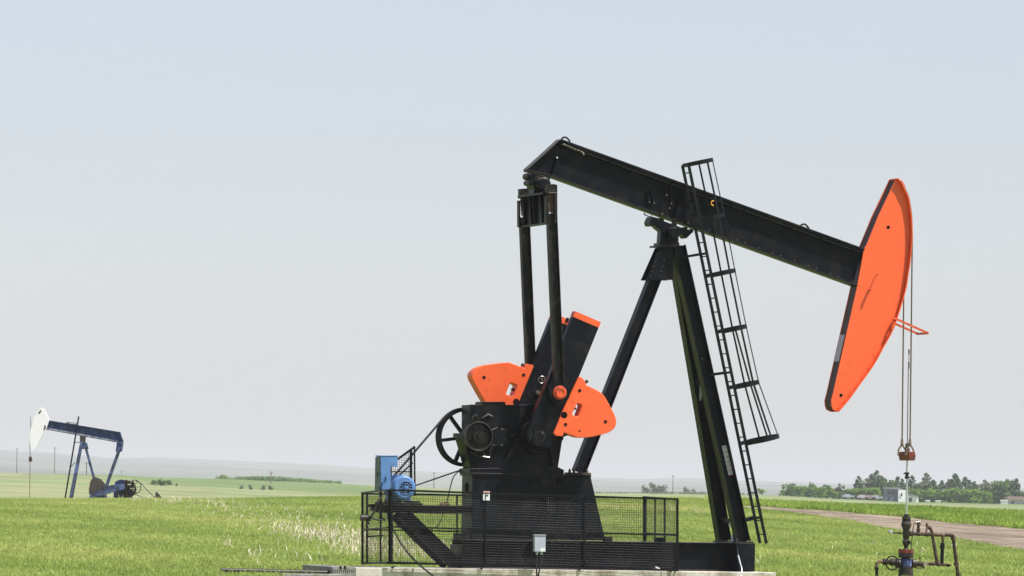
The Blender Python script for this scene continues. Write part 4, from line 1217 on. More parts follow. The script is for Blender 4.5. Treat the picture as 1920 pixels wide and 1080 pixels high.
mb = MB(); mb.cyl((X_(1644), 0, zl - .12), (X_(1644.5), 0, -.2), .032, 12); mb.lathe((X_(1644), 0, zl - .12), [(-.06, .045), (0, .045)], 'z', 12); mb.build('down_pipe', BLACKF, wh)
# right valve
mb = MB(); mb.lathe((0, 0, zz(1057)), [(X_(1714), .035), (X_(1721), .035), (X_(1722), .055), (X_(1728), .06), (X_(1730), .04), (X_(1736), .05), (X_(1738), .03), (X_(1745), .028)], 'x', 14)
mb.cyl((X_(1725), 0, zz(1053)), (X_(1725), 0, zz(1046)), .014, 8); mb.lathe((X_(1725), 0, zz(1047)), [(0, .012), (.01, .028), (.03, .02)], 'z', 8)
rv_ = mb.build('ball_valve', RUST, wh)
mb = MB(); c = P(1733.5, 1058, -.06); mb.lathe((c.x, 0, c.z), [(-.12, .001), (-.12, .045), (-.05, .045)], 'y', 18); mb.build('valve_cap', mat('dull_zinc', (.3, .27, .22), .5, metal=.3), rv_)
mb = MB(); hc = P(1725, 1064, -.05); mb.tube([hc + V(.1 * math.cos(t), .05 * math.sin(t), .03 * math.sin(t)) for t in [2 * math.pi * k / 20 for k in range(20)]], .01, 6, closed=True); mb.tube([hc + V(-.1, 0, 0), hc + V(.1, 0, 0)], .009, 6); mb.build('handwheel', RUST, rv_)
def pipe(nm, pts, r_, m_, par=wh, yy=0, rings=()):
    mb = MB(); mb.tube([P(a, b_, yy) for a, b_ in pts], r_ * 1.15, 12)
    for (a, b_), ax_, rr in rings:
        q = P(a, b_, yy); mb.lathe((q.x, q.y, q.z), [(-.035, rr * 1.12), (.035, rr * 1.12)], ax_, 12)
    return mb.build(nm, m_, par)
pipe('flow_pipe', [(1742, 1057), (1757, 1057.5), (1768, 1058.5), (1775, 1059)], .03, RUST, rings=[((1747, 1057), 'x', .04), ((1760, 1058), 'x', .042)])
pipe('bleed_valve', [(1775, 1059), (1783, 1060)], .018, BLACKF, rings=[((1778, 1060), 'z', .025)])
pipe('slanted_pipe', [(1740, 989), (1744, 990), (1747, 996), (1752, 1025), (1756.5, 1052), (1757, 1057)], .033, RUST, rings=[((1757, 1052), 'z', .042)])
pipe('crossover_pipe', [(1702, 1000.5), (1722, 1001), (1745, 1002), (1768, 1002.5), (1784, 1003.5)], .034, RUST, rings=[((1709, 1000.5), 'x', .05), ((1722, 1001), 'x', .045), ((1738, 1002), 'x', .045)])
pipe('pale_fitting', [(1753, 1002), (1763, 1002.5)], .036, RUSTL, rings=[((1758, 1002.2), 'x', .045)])
pipe('pale_tee', [(1767, 1001), (1768, 1012)], .034, RUSTL, rings=[((1767.5, 1003), 'x', .045)])
pipe('short_riser', [(1768, 1010), (1767.5, 1020)], .022, RUST)
pipe('dark_stand_pipe', [(1767, 1020), (1766, 1057)], .034, BLACKF, rings=[((1767, 1024), 'z', .048), ((1767, 1021), 'z', .036)])
pipe('elbow', [(1782, 1003.5), (1786, 1004), (1787.5, 1010)], .038, RUST, rings=[((1787.3, 1009), 'z', .048)])
pipe('return_pipe', [(1787.3, 1008), (1790, 1030), (1794, 1060), (1797, 1085), (1799, 1100)], .034, RUST, rings=[((1792, 1044), 'z', .042), ((1793, 1058), 'z', .052), ((1797, 1078), 'z', .05)])
pipe('riser', [(1722, 1000), (1722, 985)], .026, RUST, rings=[((1722, 995), 'z', .036)])
pipe('riser_valve', [(1722.5, 986), (1723, 978)], .03, RUSTL, rings=[((1722.5, 983), 'z', .04)])
pipe('valve_lever', [(1717, 979.5), (1726, 977.5)], .012, WHITE, yy=-.05)
pipe('small_riser', [(1736, 1001), (1738, 990), (1738, 982)], .018, RUSTL, rings=[((1738, 984), 'z', .026)])
mb = MB(); mb.tube(arc([P(1720, 981, -.06), P(1715, 981, -.1), P(1712.5, 988, -.14), P(1710.5, 1005, -.16), P(1708, 1030, -.2), P(1705, 1055, -.22), P(1702.5, 1083, -.24)]), .011, 6); mb.build('capillary_hose', RUBBER, wh)
pipe('gauge_arm', [(1674, 999), (1697, 1000)], .014, RUST, rings=[((1686, 999.5), 'x', .022)])
mb = MB(); g_ = P(1669.5, 997.5, -.02); mb.lathe((g_.x, 0, g_.z), [(-.07, .001), (-.065, .035), (-.05, .045), (.03, .045), (.045, .03)], 'y', 16); mb.build('gauge', STEEL, wh)

# ================================================================ FAR PUMPJACK
FD = 345.0; FS = F / FD
fo_ = Q(150, 953, FD)
fj = thing('pumpjack', 'small distant blue pumpjack with white horsehead beyond the field at left', 'pumpjack', (fo_.x, fo_.y, ground(fo_.x, fo_.y) - .05))
M3 = Matrix.Rotation(-TH, 4, 'Z')
def LQ(px, py, w=0.0):    # far machine: lies parallel to the picture, w metres further away
    return Q(px, py, FD) + FH * w
class FM(MB):
    def q(s, pts, w0, w1):
        vs = [LQ(a, b_, w0) for a, b_ in pts] + [LQ(a, b_, w1) for a, b_ in pts]; n = len(pts)
        from mathutils.geometry import tessellate_polygon
        tri = tessellate_polygon([[Vector((a, b_, 0)) for a, b_ in pts]])
        return s.add(vs, [tuple(t) for t in tri] + [tuple(i + n for i in t) for t in tri] + [(i, (i + 1) % n, (i + 1) % n + n, i + n) for i in range(n)])
    def r(s, a, b_, w, t, wd=0.0):
        return s.bar(LQ(*a, wd), LQ(*b_, wd), w, t, FH)
mb = FM(); mb.q([(77.4, 764), (82.5, 766.5), (89.6, 780.7), (92.7, 788), (87.6, 803), (81.5, 813), (74, 828), (67, 842), (61, 845.5), (58, 842), (56, 825.6), (57, 807), (61, 791), (69, 773.6)], -.16, .16)
hh2 = mb.build('horsehead', FWHITE, fj)
mb = FM(); mb.q([(74, 776), (77, 773), (78, 769), (76, 769), (73, 773), (72, 777)], -.17, -.165); mb.q([(84.5, 796), (87, 800), (84, 807), (82, 806)], -.17, -.165); mb.build('grease_patch', FBROWN, hh2)
mb = FM(); mb.q([(91, 789.5), (225, 811.5), (232, 829.6), (221, 829), (87, 804)], -.015, .015)
mb.q([(91, 788), (225.5, 810), (225.5, 812), (91, 790)], -.13, .13); mb.q([(87, 803.5), (221, 828), (221, 830), (87, 805.5)], -.13, .13); mb.r((225, 811), (231, 829), .26, .06)
mb.q([(155, 799), (158, 799), (156, 816), (153, 816)], -.1, .1)
fwb = mb.build('walking_beam', FBLUE, fj)
mb = FM(); mb.q([(88, 801.5), (222, 826.5), (221, 829), (87, 804.5)], -.135, -.02); mb.build('pale_lower_flange', mat('pale_grey_blue_paint', (.35, .37, .45), .6, var=.3, scale=2, dirt=(.05, .07, .15), dirt_amt=.45, dscale=3), fwb)  # paler strip along the lower edge of the beam
mb = FM(); mb.q([(150, 817), (161, 819), (160, 829), (150, 829)], -.15, .15); mb.build('centre_bearing', FBROWN, fj)
gz = ground(fo_.x, fo_.y)
for wd in (-.55, .55):
    mb = MB(); mb.bar(LQ(153.5, 828, wd * .2), LQ(130, 950, wd), .16, .17, FH); mb.build('front_leg', FBLUE2, fj)
mb = FM(); mb.r((158, 829), (190, 948), .16, .15); mb.build('rear_leg', FBLUE2, fj)
mb = FM(); mb.q([(152, 829), (163, 830), (166, 842), (151, 842)], -.1, .1); mb.build('gusset', FBLUE2, fj)
for wd in (-.5, .5):
    mb = FM(); mb.r((225.5, 838), (199, 913), .1, .13, wd); mb.build('pitman_arm', FBLUE2, fj)
mb = FM(); mb.q([(220, 829), (231, 830), (228, 847), (218, 847)], -.5, .5); mb.build('equalizer', FBLUE, fj)
for wd in (-.65, .45):
    mb = FM(); mb.q([(169, 924), (208, 910), (235, 906), (236, 917), (210, 923), (171, 936)], wd, wd + .16); cr_ = mb.build('crank_arm', FBLUE2, fj)
    mb = FM(); mb.q([(177, 894), (171, 902), (168, 918), (168.5, 927), (197, 914), (195, 906), (187, 898)], wd - .03, wd + .2); mb.build('counterweight', FBROWN, cr_)
mb = FM(); mb.q([(214, 938), (213, 915), (217, 903), (226, 899), (234, 900), (236, 915), (248, 918), (250, 940)], -.3, .3); mb.q([(168, 931), (200, 928), (200, 940), (168, 940)], -.3, .3)
mb.q([(120, 950), (262, 950), (262, 956), (120, 956)], -.45, .45)
for _ in range(1): mb.q([(200, 938), (262, 938), (268, 952), (196, 952)], -.4, .4)
mb.build('gear_reducer', FBLUE, fj)
mb = FM()
for k in range(26):
    a_ = random.uniform(233, 250); b_ = random.uniform(903, 932); mb.obox(LQ(a_, b_, random.uniform(-.5, -.2)), RT * random.uniform(.04, .14), FH * .1, V(0, 0, random.uniform(.04, .14)))
cc = LQ(242, 918, -.35); mb.tube([cc + RT * .42 * math.cos(t) + V(0, 0, .42 * math.sin(t)) for t in [2 * math.pi * k / 24 for k in range(24)]], .06, 6, closed=True)
for k in range(6):
    t = k * math.pi / 3; mb.bar(cc, cc + RT * .42 * math.cos(t) + V(0, 0, .42 * math.sin(t)), .06, .06, FH)
mb.build('drive_engine', FBROWN if False else BLACK2, fj)
mb = MB(); cc = LQ(252, 913, .4); mb.tube([cc + RT * .38 * math.cos(t) + V(0, 0, .42 * math.sin(t)) for t in [2 * math.pi * k / 24 for k in range(24)]], .025, 6, closed=True)
for k in range(5):
    t = k * 2 * math.pi / 5; mb.bar(cc, cc + RT * .38 * math.cos(t) + V(0, 0, .42 * math.sin(t)), .03, .03, FH)
mb.build('flywheel', BLACKF, fj)
mb = FM(); mb.tube(arc([LQ(254, 901, .4), LQ(265, 908, .4), LQ(276, 920, .4), LQ(290, 933, .4)]), .025, 5); mb.tube([LQ(248, 925, .4), LQ(290, 942, .4)], .02, 5); mb.build('drive_belt', RUBBER, fj)
mb = FM(); mb.q([(291, 923), (293, 922), (303, 933), (303, 942), (291, 942)], .2, .6); mb.build('motor_cover', RUST, fj)
mb = FM()
for wd in (-.2, .2): mb.r((147.7, 781), (119.5, 950), .04, .06, wd)
for k in range(20):
    t = k / 20; px, py = 147.7 + (119.5 - 147.7) * t, 781 + 169 * t; mb.tube([LQ(px, py, -.2), LQ(px, py, .2)], .02, 4)
mb.tube(arc([LQ(147, 794, -.2), LQ(136, 793, -.3), LQ(124, 792, 0), LQ(133, 795, .3), LQ(146, 796, .2)]), .02, 5)
mb.r((141, 829), (150, 829.5), .05, .04); mb.r((133, 875), (141, 867), .05, .04)
mb.build('ladder', BLACKF, fj)
mb = FM(); mb.tube([LQ(61, 790), LQ(57, 806), LQ(56, 826), LQ(56.5, 855)], .022, 5); mb.tube([LQ(57.2, 781), LQ(57.5, 806)], .018, 5); mb.build('wire_rope', ROPE, fj)
mb = FM(); mb.q([(54.5, 856), (59, 856), (60.5, 864), (58, 866), (54, 865)], -.1, .1); mb.build('carrier_bar', RUST, fj)
mb = FM(); mb.tube([LQ(56.3, 865), LQ(55.4, 948)], .02, 5); mb.build('polished_rod', ROPE, fj)
# its well head pipe hidden by the crest
# ================================================================ FAR THINGS
def local_root(name, px, py, dist, label, cat, group=None):
    p = Q(px, py, dist); z = ground(p.x, p.y); return thing(name, label, cat, (p.x, p.y, z - .05), group)
poles = [(32, 840, 2050, 'hazy utility pole at the far left edge, left of the distant pumpjack'), (103, 838, 2050, 'hazy utility pole seen between the horsehead and legs of the distant pumpjack'),
         (162.5, 866, 1500, 'hazy utility pole seen just behind the legs of the distant pumpjack'), (228.5, 882, 2600, 'faint short pole behind the tail of the distant pumpjack'),
         (508.5, 884, 1400, 'faint pole standing in front of the dark hedgerow'), (814, 885, 2000, 'faint pole between the belt and the gearbox of the large pumpjack'),
         (1262, 891, 2000, 'faint tall pole right of the guard fence, left of the samson post')]
for i, (px, py, dd, lb) in enumerate(poles):
    p = Q(px, py, dd); gzz = ground(p.x, p.y); root = thing('utility_pole', lb, 'pole', (p.x, p.y, gzz), 'utility poles on the far plain')
    mb = MB(); mb.tube([V(p.x, p.y, gzz - .3), V(p.x, p.y, p.z)], [.17, .12], 7); mb.build('pole_shaft', WOODP, root)
    mb = MB(); mb.bar(V(p.x, p.y, p.z - .5) - RT * .45, V(p.x, p.y, p.z - .5) + RT * .45, .1, .1, FH)
    for k in (-.4, .4): mb.cyl(V(p.x, p.y, p.z - .43) + RT * k, V(p.x, p.y, p.z - .2) + RT * k, .06, 6)
    mb.build('cross_arm', WOODP, root)

# --- trees
def leafmat(name, c):
    m = mat(name, c, .7, var=.35, scale=.35, transl=.25, spec=.2); return m
LM = {'conifer': leafmat('conifer_needles', (.085, .15, .065)), 'broad': leafmat('broadleaf_foliage', (.13, .225, .06)), 'light': leafmat('pale_green_foliage', (.2, .34, .05)), 'dry': leafmat('olive_hazed_foliage', (.2, .225, .14))}  # dry: olive leaf colour, also paled to imitate haze on far trees
def crown_mesh(kind, seed):
    """unit-height crown (base z 0.. top 1) of many leaf-clump faces"""
    rnd = random.Random(seed); vs = []; fs = []; W = 1.0
    clumps = []
    if kind == 'conifer':
        for k in range(70):
            h = rnd.random() ** .8; rad = .3 * (1 - h) ** .85 * rnd.uniform(.6, 1.15) + .012; t = rnd.uniform(0, 6.28)
            clumps.append((rad * math.cos(t), rad * math.sin(t), .1 + .9 * h, .05 + .06 * (1 - h)))
        for k in range(8): clumps.append((0, 0, .5 + k / 16, .03))
    else:
        main = [(rnd.uniform(-.24, .24), rnd.uniform(-.24, .24), rnd.uniform(.16, .76), rnd.uniform(.17, .26)) for _ in range(9)]
        for k in range(120):
            m_ = rnd.choice(main); v = Vector((rnd.gauss(0, 1), rnd.gauss(0, 1), rnd.gauss(0, 1))).normalized() * m_[3] * rnd.uniform(.55, 1.1)
            clumps.append((m_[0] + v.x, m_[1] + v.y, max(.04, m_[2] + v.z * .9), rnd.uniform(.05, .1)))
    for (x, y, z, r_) in clumps:
        for k in range(13):
            d = Vector((rnd.gauss(0, 1), rnd.gauss(0, 1), rnd.gauss(0, 1))).normalized()
            c = Vector((x, y, z)) + d * r_ * rnd.uniform(.5, 1.0); s_ = r_ * rnd.uniform(.3, .6)
            u = d.orthogonal().normalized(); u.rotate(Matrix.Rotation(rnd.uniform(0, 6), 3, d)); w_ = d.cross(u); tl_ = d * s_ * rnd.uniform(-.5, .5)
            b_ = len(vs); vs += [c - u * s_, c - w_ * s_ * .8 + tl_, c + u * s_, c + w_ * s_ * .8 - tl_]; fs.append((b_, b_ + 1, b_ + 2, b_ + 3))
    me = bpy.data.meshes.new('crown_' + kind); me.from_pydata([tuple(v) for v in vs], [], fs); me.materials.append(LM[kind]); return me
def trunk_mesh(kind):
    mb = MB(); mb.tube([V(0, 0, -.05), V(.01, 0, .3), V(0, .01, .75)], [.03, .022, .006], 7)
    for k in range(5):
        t = k * 1.3; h = .25 + .1 * k; mb.tube([V(0, 0, h), V(.12 * math.cos(t), .12 * math.sin(t), h + .1)], [.012, .004], 5)
    me = bpy.data.meshes.new('trunk_' + kind); me.from_pydata([tuple(v) for v in mb.v], [], mb.f); me.materials.append(TRUNK); return me
CM = {k: [crown_mesh(k, 10 * i + j) for j in range(4)] for i, k in enumerate(('conifer', 'broad', 'light', 'dry'))}
TM = trunk_mesh('tree')
def tree(px, top, dist, kind, label, group, width=1.0, name=None, base=None):
    p = Q(px, top, dist); gz_ = ground(p.x, p.y); h = p.z - gz_
    nm = name or ('pine_tree' if kind == 'conifer' else 'leafy_tree')
    root = thing(nm, label, 'tree' if 'bush' not in nm else 'bush', (p.x, p.y, gz_), group)
    for me, n_ in ((random.choice(CM[kind]), 'crown'), (TM, 'trunk')):
        o = bpy.data.objects.new(n_, me); COL.objects.link(o); o.parent = root
        o.scale = (h * width, h * width, h); o.rotation_euler = (0, 0, random.uniform(0, 6.28))
    return root
trees = [(1484, 903, 'broad', 1.5), (1500, 909, 'light', 1.5), (1518, 901, 'broad', 1.3), (1551, 905, 'broad', 1.3), (1535, 911, 'light', 1.6), (1573, 905, 'dry', 1.2),
 (1586, 912, 'broad', 1.6), (1597, 915, 'light', 1.7), (1610, 894, 'conifer', 1.2), (1623, 897, 'dry', .9), (1634, 889, 'conifer', 1.0), (1644, 884, 'conifer', 1.2), (1653, 893, 'conifer', 1.1), (1663, 891, 'broad', .9), (1672, 897, 'broad', .9),
 (1683, 895, 'conifer', 1.3), (1692, 899, 'conifer', 1.1), (1710, 893, 'conifer', 1.2), (1701, 902, 'broad', 1.0), (1724, 900, 'dry', 1.0), (1737, 889, 'conifer', 1.4), (1730, 900, 'broad', 1.2), (1750, 900, 'conifer', 1.3), (1758, 905, 'broad', 1), (1766, 901, 'conifer', 1.1),
 (1779, 899, 'conifer', 1.1), (1791, 889, 'conifer', 1.2), (1797, 897, 'conifer', 1.0), (1810, 895, 'conifer', 1.2), (1818, 901, 'conifer', 1.2), (1827, 903, 'conifer', 1.2), (1846, 903, 'broad', 1.1), (1857, 901, 'dry', 1.0), (1869, 896, 'broad', 1.1), (1882, 892, 'broad', 1.0), (1896, 902, 'conifer', 1.2), (1906, 898, 'conifer', 1.0), (1917, 915, 'broad', 1.3),
 (1561, 915, 'light', 1.8), (1612, 913, 'light', 1.6), (1630, 912, 'light', 1.8), (1646, 914, 'light', 1.6), (1716, 914, 'light', 1.6), (1734, 913, 'light', 1.8), (1748, 914, 'broad', 1.6), (1764, 915, 'light', 1.7), (1781, 914, 'light', 1.7), (1799, 915, 'light', 1.7), (1815, 914, 'light', 1.8), (1830, 917, 'light', 1.6), (1860, 917, 'broad', 1.5), (1847, 920, 'light', 1.5), (1875, 919, 'broad', 1.4)]
kinds = {'conifer': 'dark conifer', 'broad': 'rounded tree', 'light': 'low pale tree', 'dry': 'olive tree'}
def where(px):
    if px < 1600: return 'at the left end of the right-hand tree belt'
    if px < 1660: return 'in the belt just left of the farm house'
    if px < 1728: return 'in the belt behind the farm house'
    if px < 1800: return 'in the belt above the two white sheds'
    return 'near the right edge, by the red roof'
seen = {}
for px, tp_, kd, wd in trees:
    key = (kd, where(px)); seen[key] = seen.get(key, 0) + 1
cnt = {}
ords = ['leftmost', 'second from left', 'third from left', 'fourth from left', 'fifth from left', 'sixth from left', 'seventh from left', 'eighth from left', 'ninth from left']
for px, tp_, kd, wd in sorted(trees):
    key = (kd, where(px)); i = cnt.get(key, 0); cnt[key] = i + 1
    lab = kinds[kd] + ' ' + where(px) + (', ' + ords[i] if seen[key] > 1 else '')
    tree(px, tp_, 1640 if kd != 'light' else 1610, kd, lab, 'trees of the belt at right', wd)
for px, tp_, lab in ((1212, 908, 'thin hazy tree above the guard fence, leftmost of the row'), (1226, 905, 'taller hazy tree above the guard fence, second of the row'), (1231, 908, 'wider hazy tree above the guard fence, third of the row'), (1246, 908, 'narrow hazy tree just left of the faint pole'), (1288, 911, 'hazy tree between the faint pole and the samson post'), (1300, 916, 'low hazy tree beside the samson post')):
    tree(px, tp_, 1900, 'dry', lab, 'hazy trees above the fence', 1.0)  # haze painted into these trees by the paler leaf colour
tree(1428, 914, 1500, 'light', 'small round pale bush just right of the ladder foot', 'lone bushes', 1.5, 'round_bush')
for px, tp_, lab, ds in ((290, 898, 'dark bush right of the distant pumpjack, leftmost of its clump', 1190), (303, 896, 'dark bush right of the distant pumpjack, middle of its clump', 1190), (315, 898, 'dark bush right of the distant pumpjack, rightmost of its clump', 1190), (332, 905, 'small lone dark bush right of the bush clump', 1190),
    (453, 909, 'tiny dark bush below the hedgerow, leftmost', 1150), (470, 909, 'tiny dark bush below the hedgerow, second from left', 1150), (494, 909, 'tiny dark bush below the hedgerow, third from left', 1150), (508, 909, 'tiny dark bush below the hedgerow, by the faint pole', 1150)):
    tree(px, tp_, ds, 'broad' if ds == 1190 else 'dry', lab, 'lone bushes', 1.5 if px < 325 else 1.2, 'round_bush')
# hedgerow stuff
def scrub(name, pxr, tops, dist, kind, n, label, dep=30):
    vs = []; fs = []; rnd = random.Random(len(name) * 7 + int(pxr[0]))
    for i in range(n):
        px = rnd.uniform(*pxr); top = lin(tops, px); p = Q(px, top, dist) + FH * rnd.uniform(0, dep); g0 = ground(p.x, p.y)
        hgt = max(.6, (p.z - g0)) * rnd.uniform(.75, 1.08)
        for k in range(26):
            d = Vector((rnd.gauss(0, 1), rnd.gauss(0, 1), rnd.gauss(0, 1))).normalized(); r_ = hgt * .5
            c = Vector((p.x, p.y, g0 + hgt * .5)) + Vector((d.x * r_ * .9, d.y * r_ * .9, d.z * r_)); s_ = hgt * rnd.uniform(.08, .16)
            u = d.orthogonal().normalized(); w_ = d.cross(u); b_ = len(vs); vs += [c - u * s_, c - w_ * s_, c + u * s_, c + w_ * s_]; fs.append((b_, b_ + 1, b_ + 2, b_ + 3))
    mb = MB(); mb.add(vs, fs); o = mb.build(name, LM[kind]); return tag(o, label, 'shrubs', None, 'stuff')
scrub('hedgerow', (437, 637), [(437, 893), (520, 893), (560, 896), (600, 900), (637, 901)], 1750, 'broad', 240, 'long dark hedgerow on the rise of the far plain')
scrub('small_thicket', (403, 430), [(403, 893), (416, 890), (430, 895)], 1900, 'broad', 30, 'small thicket at the left end of the hedgerow')
scrub('scrub_line', (1100, 1420), [(1100, 922), (1200, 922), (1300, 921), (1420, 925)], 1700, 'dry', 260, 'low hazy scrub line behind the field, beyond the fence')
scrub('scrub_belt', (1470, 1930), [(1470, 918), (1560, 918), (1650, 919), (1800, 922), (1930, 925)], 1650, 'broad', 420, 'undergrowth along the foot of the right-hand tree belt', 40)

# --- far buildings
def fbox(mb, px0, px1, py0, py1, dist, dep):
    a = Q(px0, py0, dist); c = Q(px1, py1, dist); w = RT * ((c - a).dot(RT) / 2)
    cen = (a + c) / 2 + FH * dep / 2; return mb.obox(cen, w, FH * dep / 2, V(0, 0, abs(a.z - c.z) / 2))
def bld(label, px, dist, name='farm_house', cat='building'):
    p = Q(px, 940, dist); return thing(name, label, cat, (p.x, p.y, ground(p.x, p.y)))
h = bld('two-storey grey and white farm house in front of the tree belt', 1690, 1560)
mb = MB(); fbox(mb, 1660, 1684.5, 917, 942, 1560, 7); mb.build('side_wall', HDARK, h)
mb = MB(); fbox(mb, 1684.6, 1701, 918.5, 943, 1558, 7); fbox(mb, 1701.1, 1722, 929, 943, 1559, 5); wl = mb.build('front_wall', HWHITE, h)
mb = MB(); mb.obox(Q(1672, 915.5, 1560) + FH * 3.5, RT * 2.1, FH * 4, V(0, 0, .3)); mb.obox(Q(1694, 919.5, 1560) + FH * 4.5, RT * 1.5 + V(0, 0, -.6), FH * 4, V(0, 0, .2)); mb.obox(Q(1709, 928.5, 1559) + FH * 2.5, RT * 1.9 + V(0, 0, -.3), FH * 3, V(0, 0, .2)); mb.build('roof', HROOF, h)
for a in ((1665, 1669, 922, 927), (1673, 1677, 922, 927), (1665, 1669, 932, 937)):
    mb = MB(); fbox(mb, *a, 1559.8, .1); mb.build('window', GLASS, h)
for a in ((1689, 1692, 925, 930), (1704, 1710, 933, 941)):
    mb = MB(); fbox(mb, *a, 1557.8, .1); mb.build('window', GLASS, h)
for px0, px1, py0, py1, lab in ((1736, 1743, 937, 944, 'tiny white shed right of the farm house, left one of two'), (1755, 1764, 937.5, 944.5, 'tiny white shed right of the farm house, right one of two'), (1877, 1889, 936.5, 946, 'small white shed left of the red roofed building at right edge')):
    s_ = bld(lab, (px0 + px1) / 2, 1550, 'white_shed', 'shed')
    mb = MB(); fbox(mb, px0, px1, py0 + 2, py1 + 1.5, 1550, 2); mb.build('wall', HWHITE, s_)
    mb = MB(); mb.obox(Q((px0 + px1) / 2, py0 + 1.5, 1550) + FH, RT * ((px1 - px0) / 2 / 6.8 + .15), FH * 1.2, V(0, 0, .12)); mb.build('roof', HWHITE, s_)
s_ = bld('long low building with dull red roof at the right edge', 1905, 1580, 'farm_building')
mb = MB(); fbox(mb, 1890, 1935, 937, 948, 1580, 8); mb.build('wall', HWHITE, s_)
mb = MB(); mb.obox(Q(1912, 935, 1580) + FH * 3, RT * 3.6, FH * 5 , V(0, 0, .35)); mb.obox(Q(1905, 932.5, 1580) + FH * 4, RT * 2.2, FH * 3, V(0, 0, .25)); mb.build('roof', HROOFR, s_)
mb = MB(); fbox(mb, 1897, 1901, 939.5, 944, 1579.8, .1); mb.build('door', GLASS, s_)
cars = [(1590, 935, 'pale parked car farthest left of the farm house', GREYBOX), (1618, 936, 'pale vehicle parked among the row left of the farm house', PINKL), (1631, 938, 'greyish pink vehicle parked nearer the farm house', HROOFR), (1643, 938.5, 'whitish vehicle parked beside the farm house corner', GREYBOX)]
for px, py, lab, m_ in cars:
    s_ = bld(lab, px, 1545, 'parked_car', 'car'); s_['group'] = 'vehicles parked left of the farm house'
    c = Q(px, py, 1545); c.z = ground(c.x, c.y) + .75
    mb = MB(); mb.obox(c, RT * 1.6, FH * .8, V(0, 0, .3)); mb.obox(c + V(0, 0, .47) - RT * .2, RT * .8, FH * .7, V(0, 0, .17)); mb.build('car_body', m_, s_, bevel=.05)
    for k in (-1.0, 1.0):
        mb = MB(); mb.cyl(c + RT * k - FH * .82 - V(0, 0, .35), c + RT * k - FH * .6 - V(0, 0, .35), .33, 12); mb.build('wheel', RUBBER, s_)

# ================================================================ GRASS, CROP, STRAW
def grass_mat(name, c0, c1, c2, sc_):
    m = bpy.data.materials.new(name); m.use_nodes = True; nt = m.node_tree; b = nt.nodes['Principled BSDF']
    b.inputs['Roughness'].default_value = .6; b.inputs['Specular IOR Level'].default_value = .25
    g = nt.nodes.new('ShaderNodeNewGeometry'); n = nt.nodes.new('ShaderNodeTexNoise'); n.inputs['Scale'].default_value = sc_; n.inputs['Detail'].default_value = 4
    mp = nt.nodes.new('ShaderNodeMapping'); mp.inputs['Rotation'].default_value = (0, 0, TH); mp.inputs['Scale'].default_value = (1, .2, 1)
    nt.links.new(g.outputs['Position'], mp.inputs[0]); nt.links.new(mp.outputs[0], n.inputs[0])
    r = nt.nodes.new('ShaderNodeValToRGB'); e = r.color_ramp.elements; e[0].position = .36; e[0].color = (*c0, 1); e[1].position = .68; e[1].color = (*c2, 1); q = e.new(.52); q.color = (*c1, 1)
    nt.links.new(n.outputs[0], r.inputs[0])
    oi = nt.nodes.new('ShaderNodeObjectInfo'); mr = nt.nodes.new('ShaderNodeMapRange'); mr.inputs[3].default_value = .62; mr.inputs[4].default_value = 1.4
    nt.links.new(oi.outputs['Random'], mr.inputs[0])
    mx = nt.nodes.new('ShaderNodeMix'); mx.data_type = 'RGBA'; mx.blend_type = 'MULTIPLY'; mx.inputs[0].default_value = 1
    nt.links.new(r.outputs[0], mx.inputs[6]); nt.links.new(mr.outputs[0], mx.inputs[7]); nt.links.new(mx.outputs[2], b.inputs['Base Color'])
    tr = nt.nodes.new('ShaderNodeBsdfTranslucent'); nt.links.new(mx.outputs[2], tr.inputs[0]); ms = nt.nodes.new('ShaderNodeMixShader'); ms.inputs[0].default_value = .4
    nt.links.new(b.outputs[0], ms.inputs[1]); nt.links.new(tr.outputs[0], ms.inputs[2]); nt.links.new(ms.outputs[0], nt.nodes['Material Output'].inputs[0])
    return m
GM = grass_mat('grass_blades', (.23, .305, .07), (.31, .38, .1), (.41, .44, .14), .16)
CMAT = grass_mat('crop_leaves', (.17, .27, .04), (.23, .33, .055), (.33, .41, .08), .35)
def tuft(name, n, h, spread, w, m_, seed, lean=.5):
    rnd = random.Random(seed); vs = []; fs = []
    for k in range(n):
        x, y = rnd.gauss(0, spread), rnd.gauss(0, spread); a = rnd.uniform(0, 6.28); hh_ = h * rnd.uniform(.5, 1.15); ww = w * rnd.uniform(.6, 1.3)
        dx, dy = math.cos(a), math.sin(a); l = lean * hh_ * rnd.uniform(.2, 1.1); px_, py_ = -dy * ww / 2, dx * ww / 2; b_ = len(vs)
        vs += [(x - px_, y - py_, -.01), (x + px_, y + py_, -.01), (x + dx * l * .35 + px_, y + dy * l * .35 + py_, hh_ * .6), (x + dx * l * .35 - px_, y + dy * l * .35 - py_, hh_ * .6), (x + dx * l, y + dy * l, hh_)]
        fs += [(b_, b_ + 1, b_ + 2, b_ + 3), (b_ + 3, b_ + 2, b_ + 4)]
    me = bpy.data.meshes.new(name); me.from_pydata(vs, [], fs); me.materials.append(m_)
    return bpy.data.objects.new(name, me)
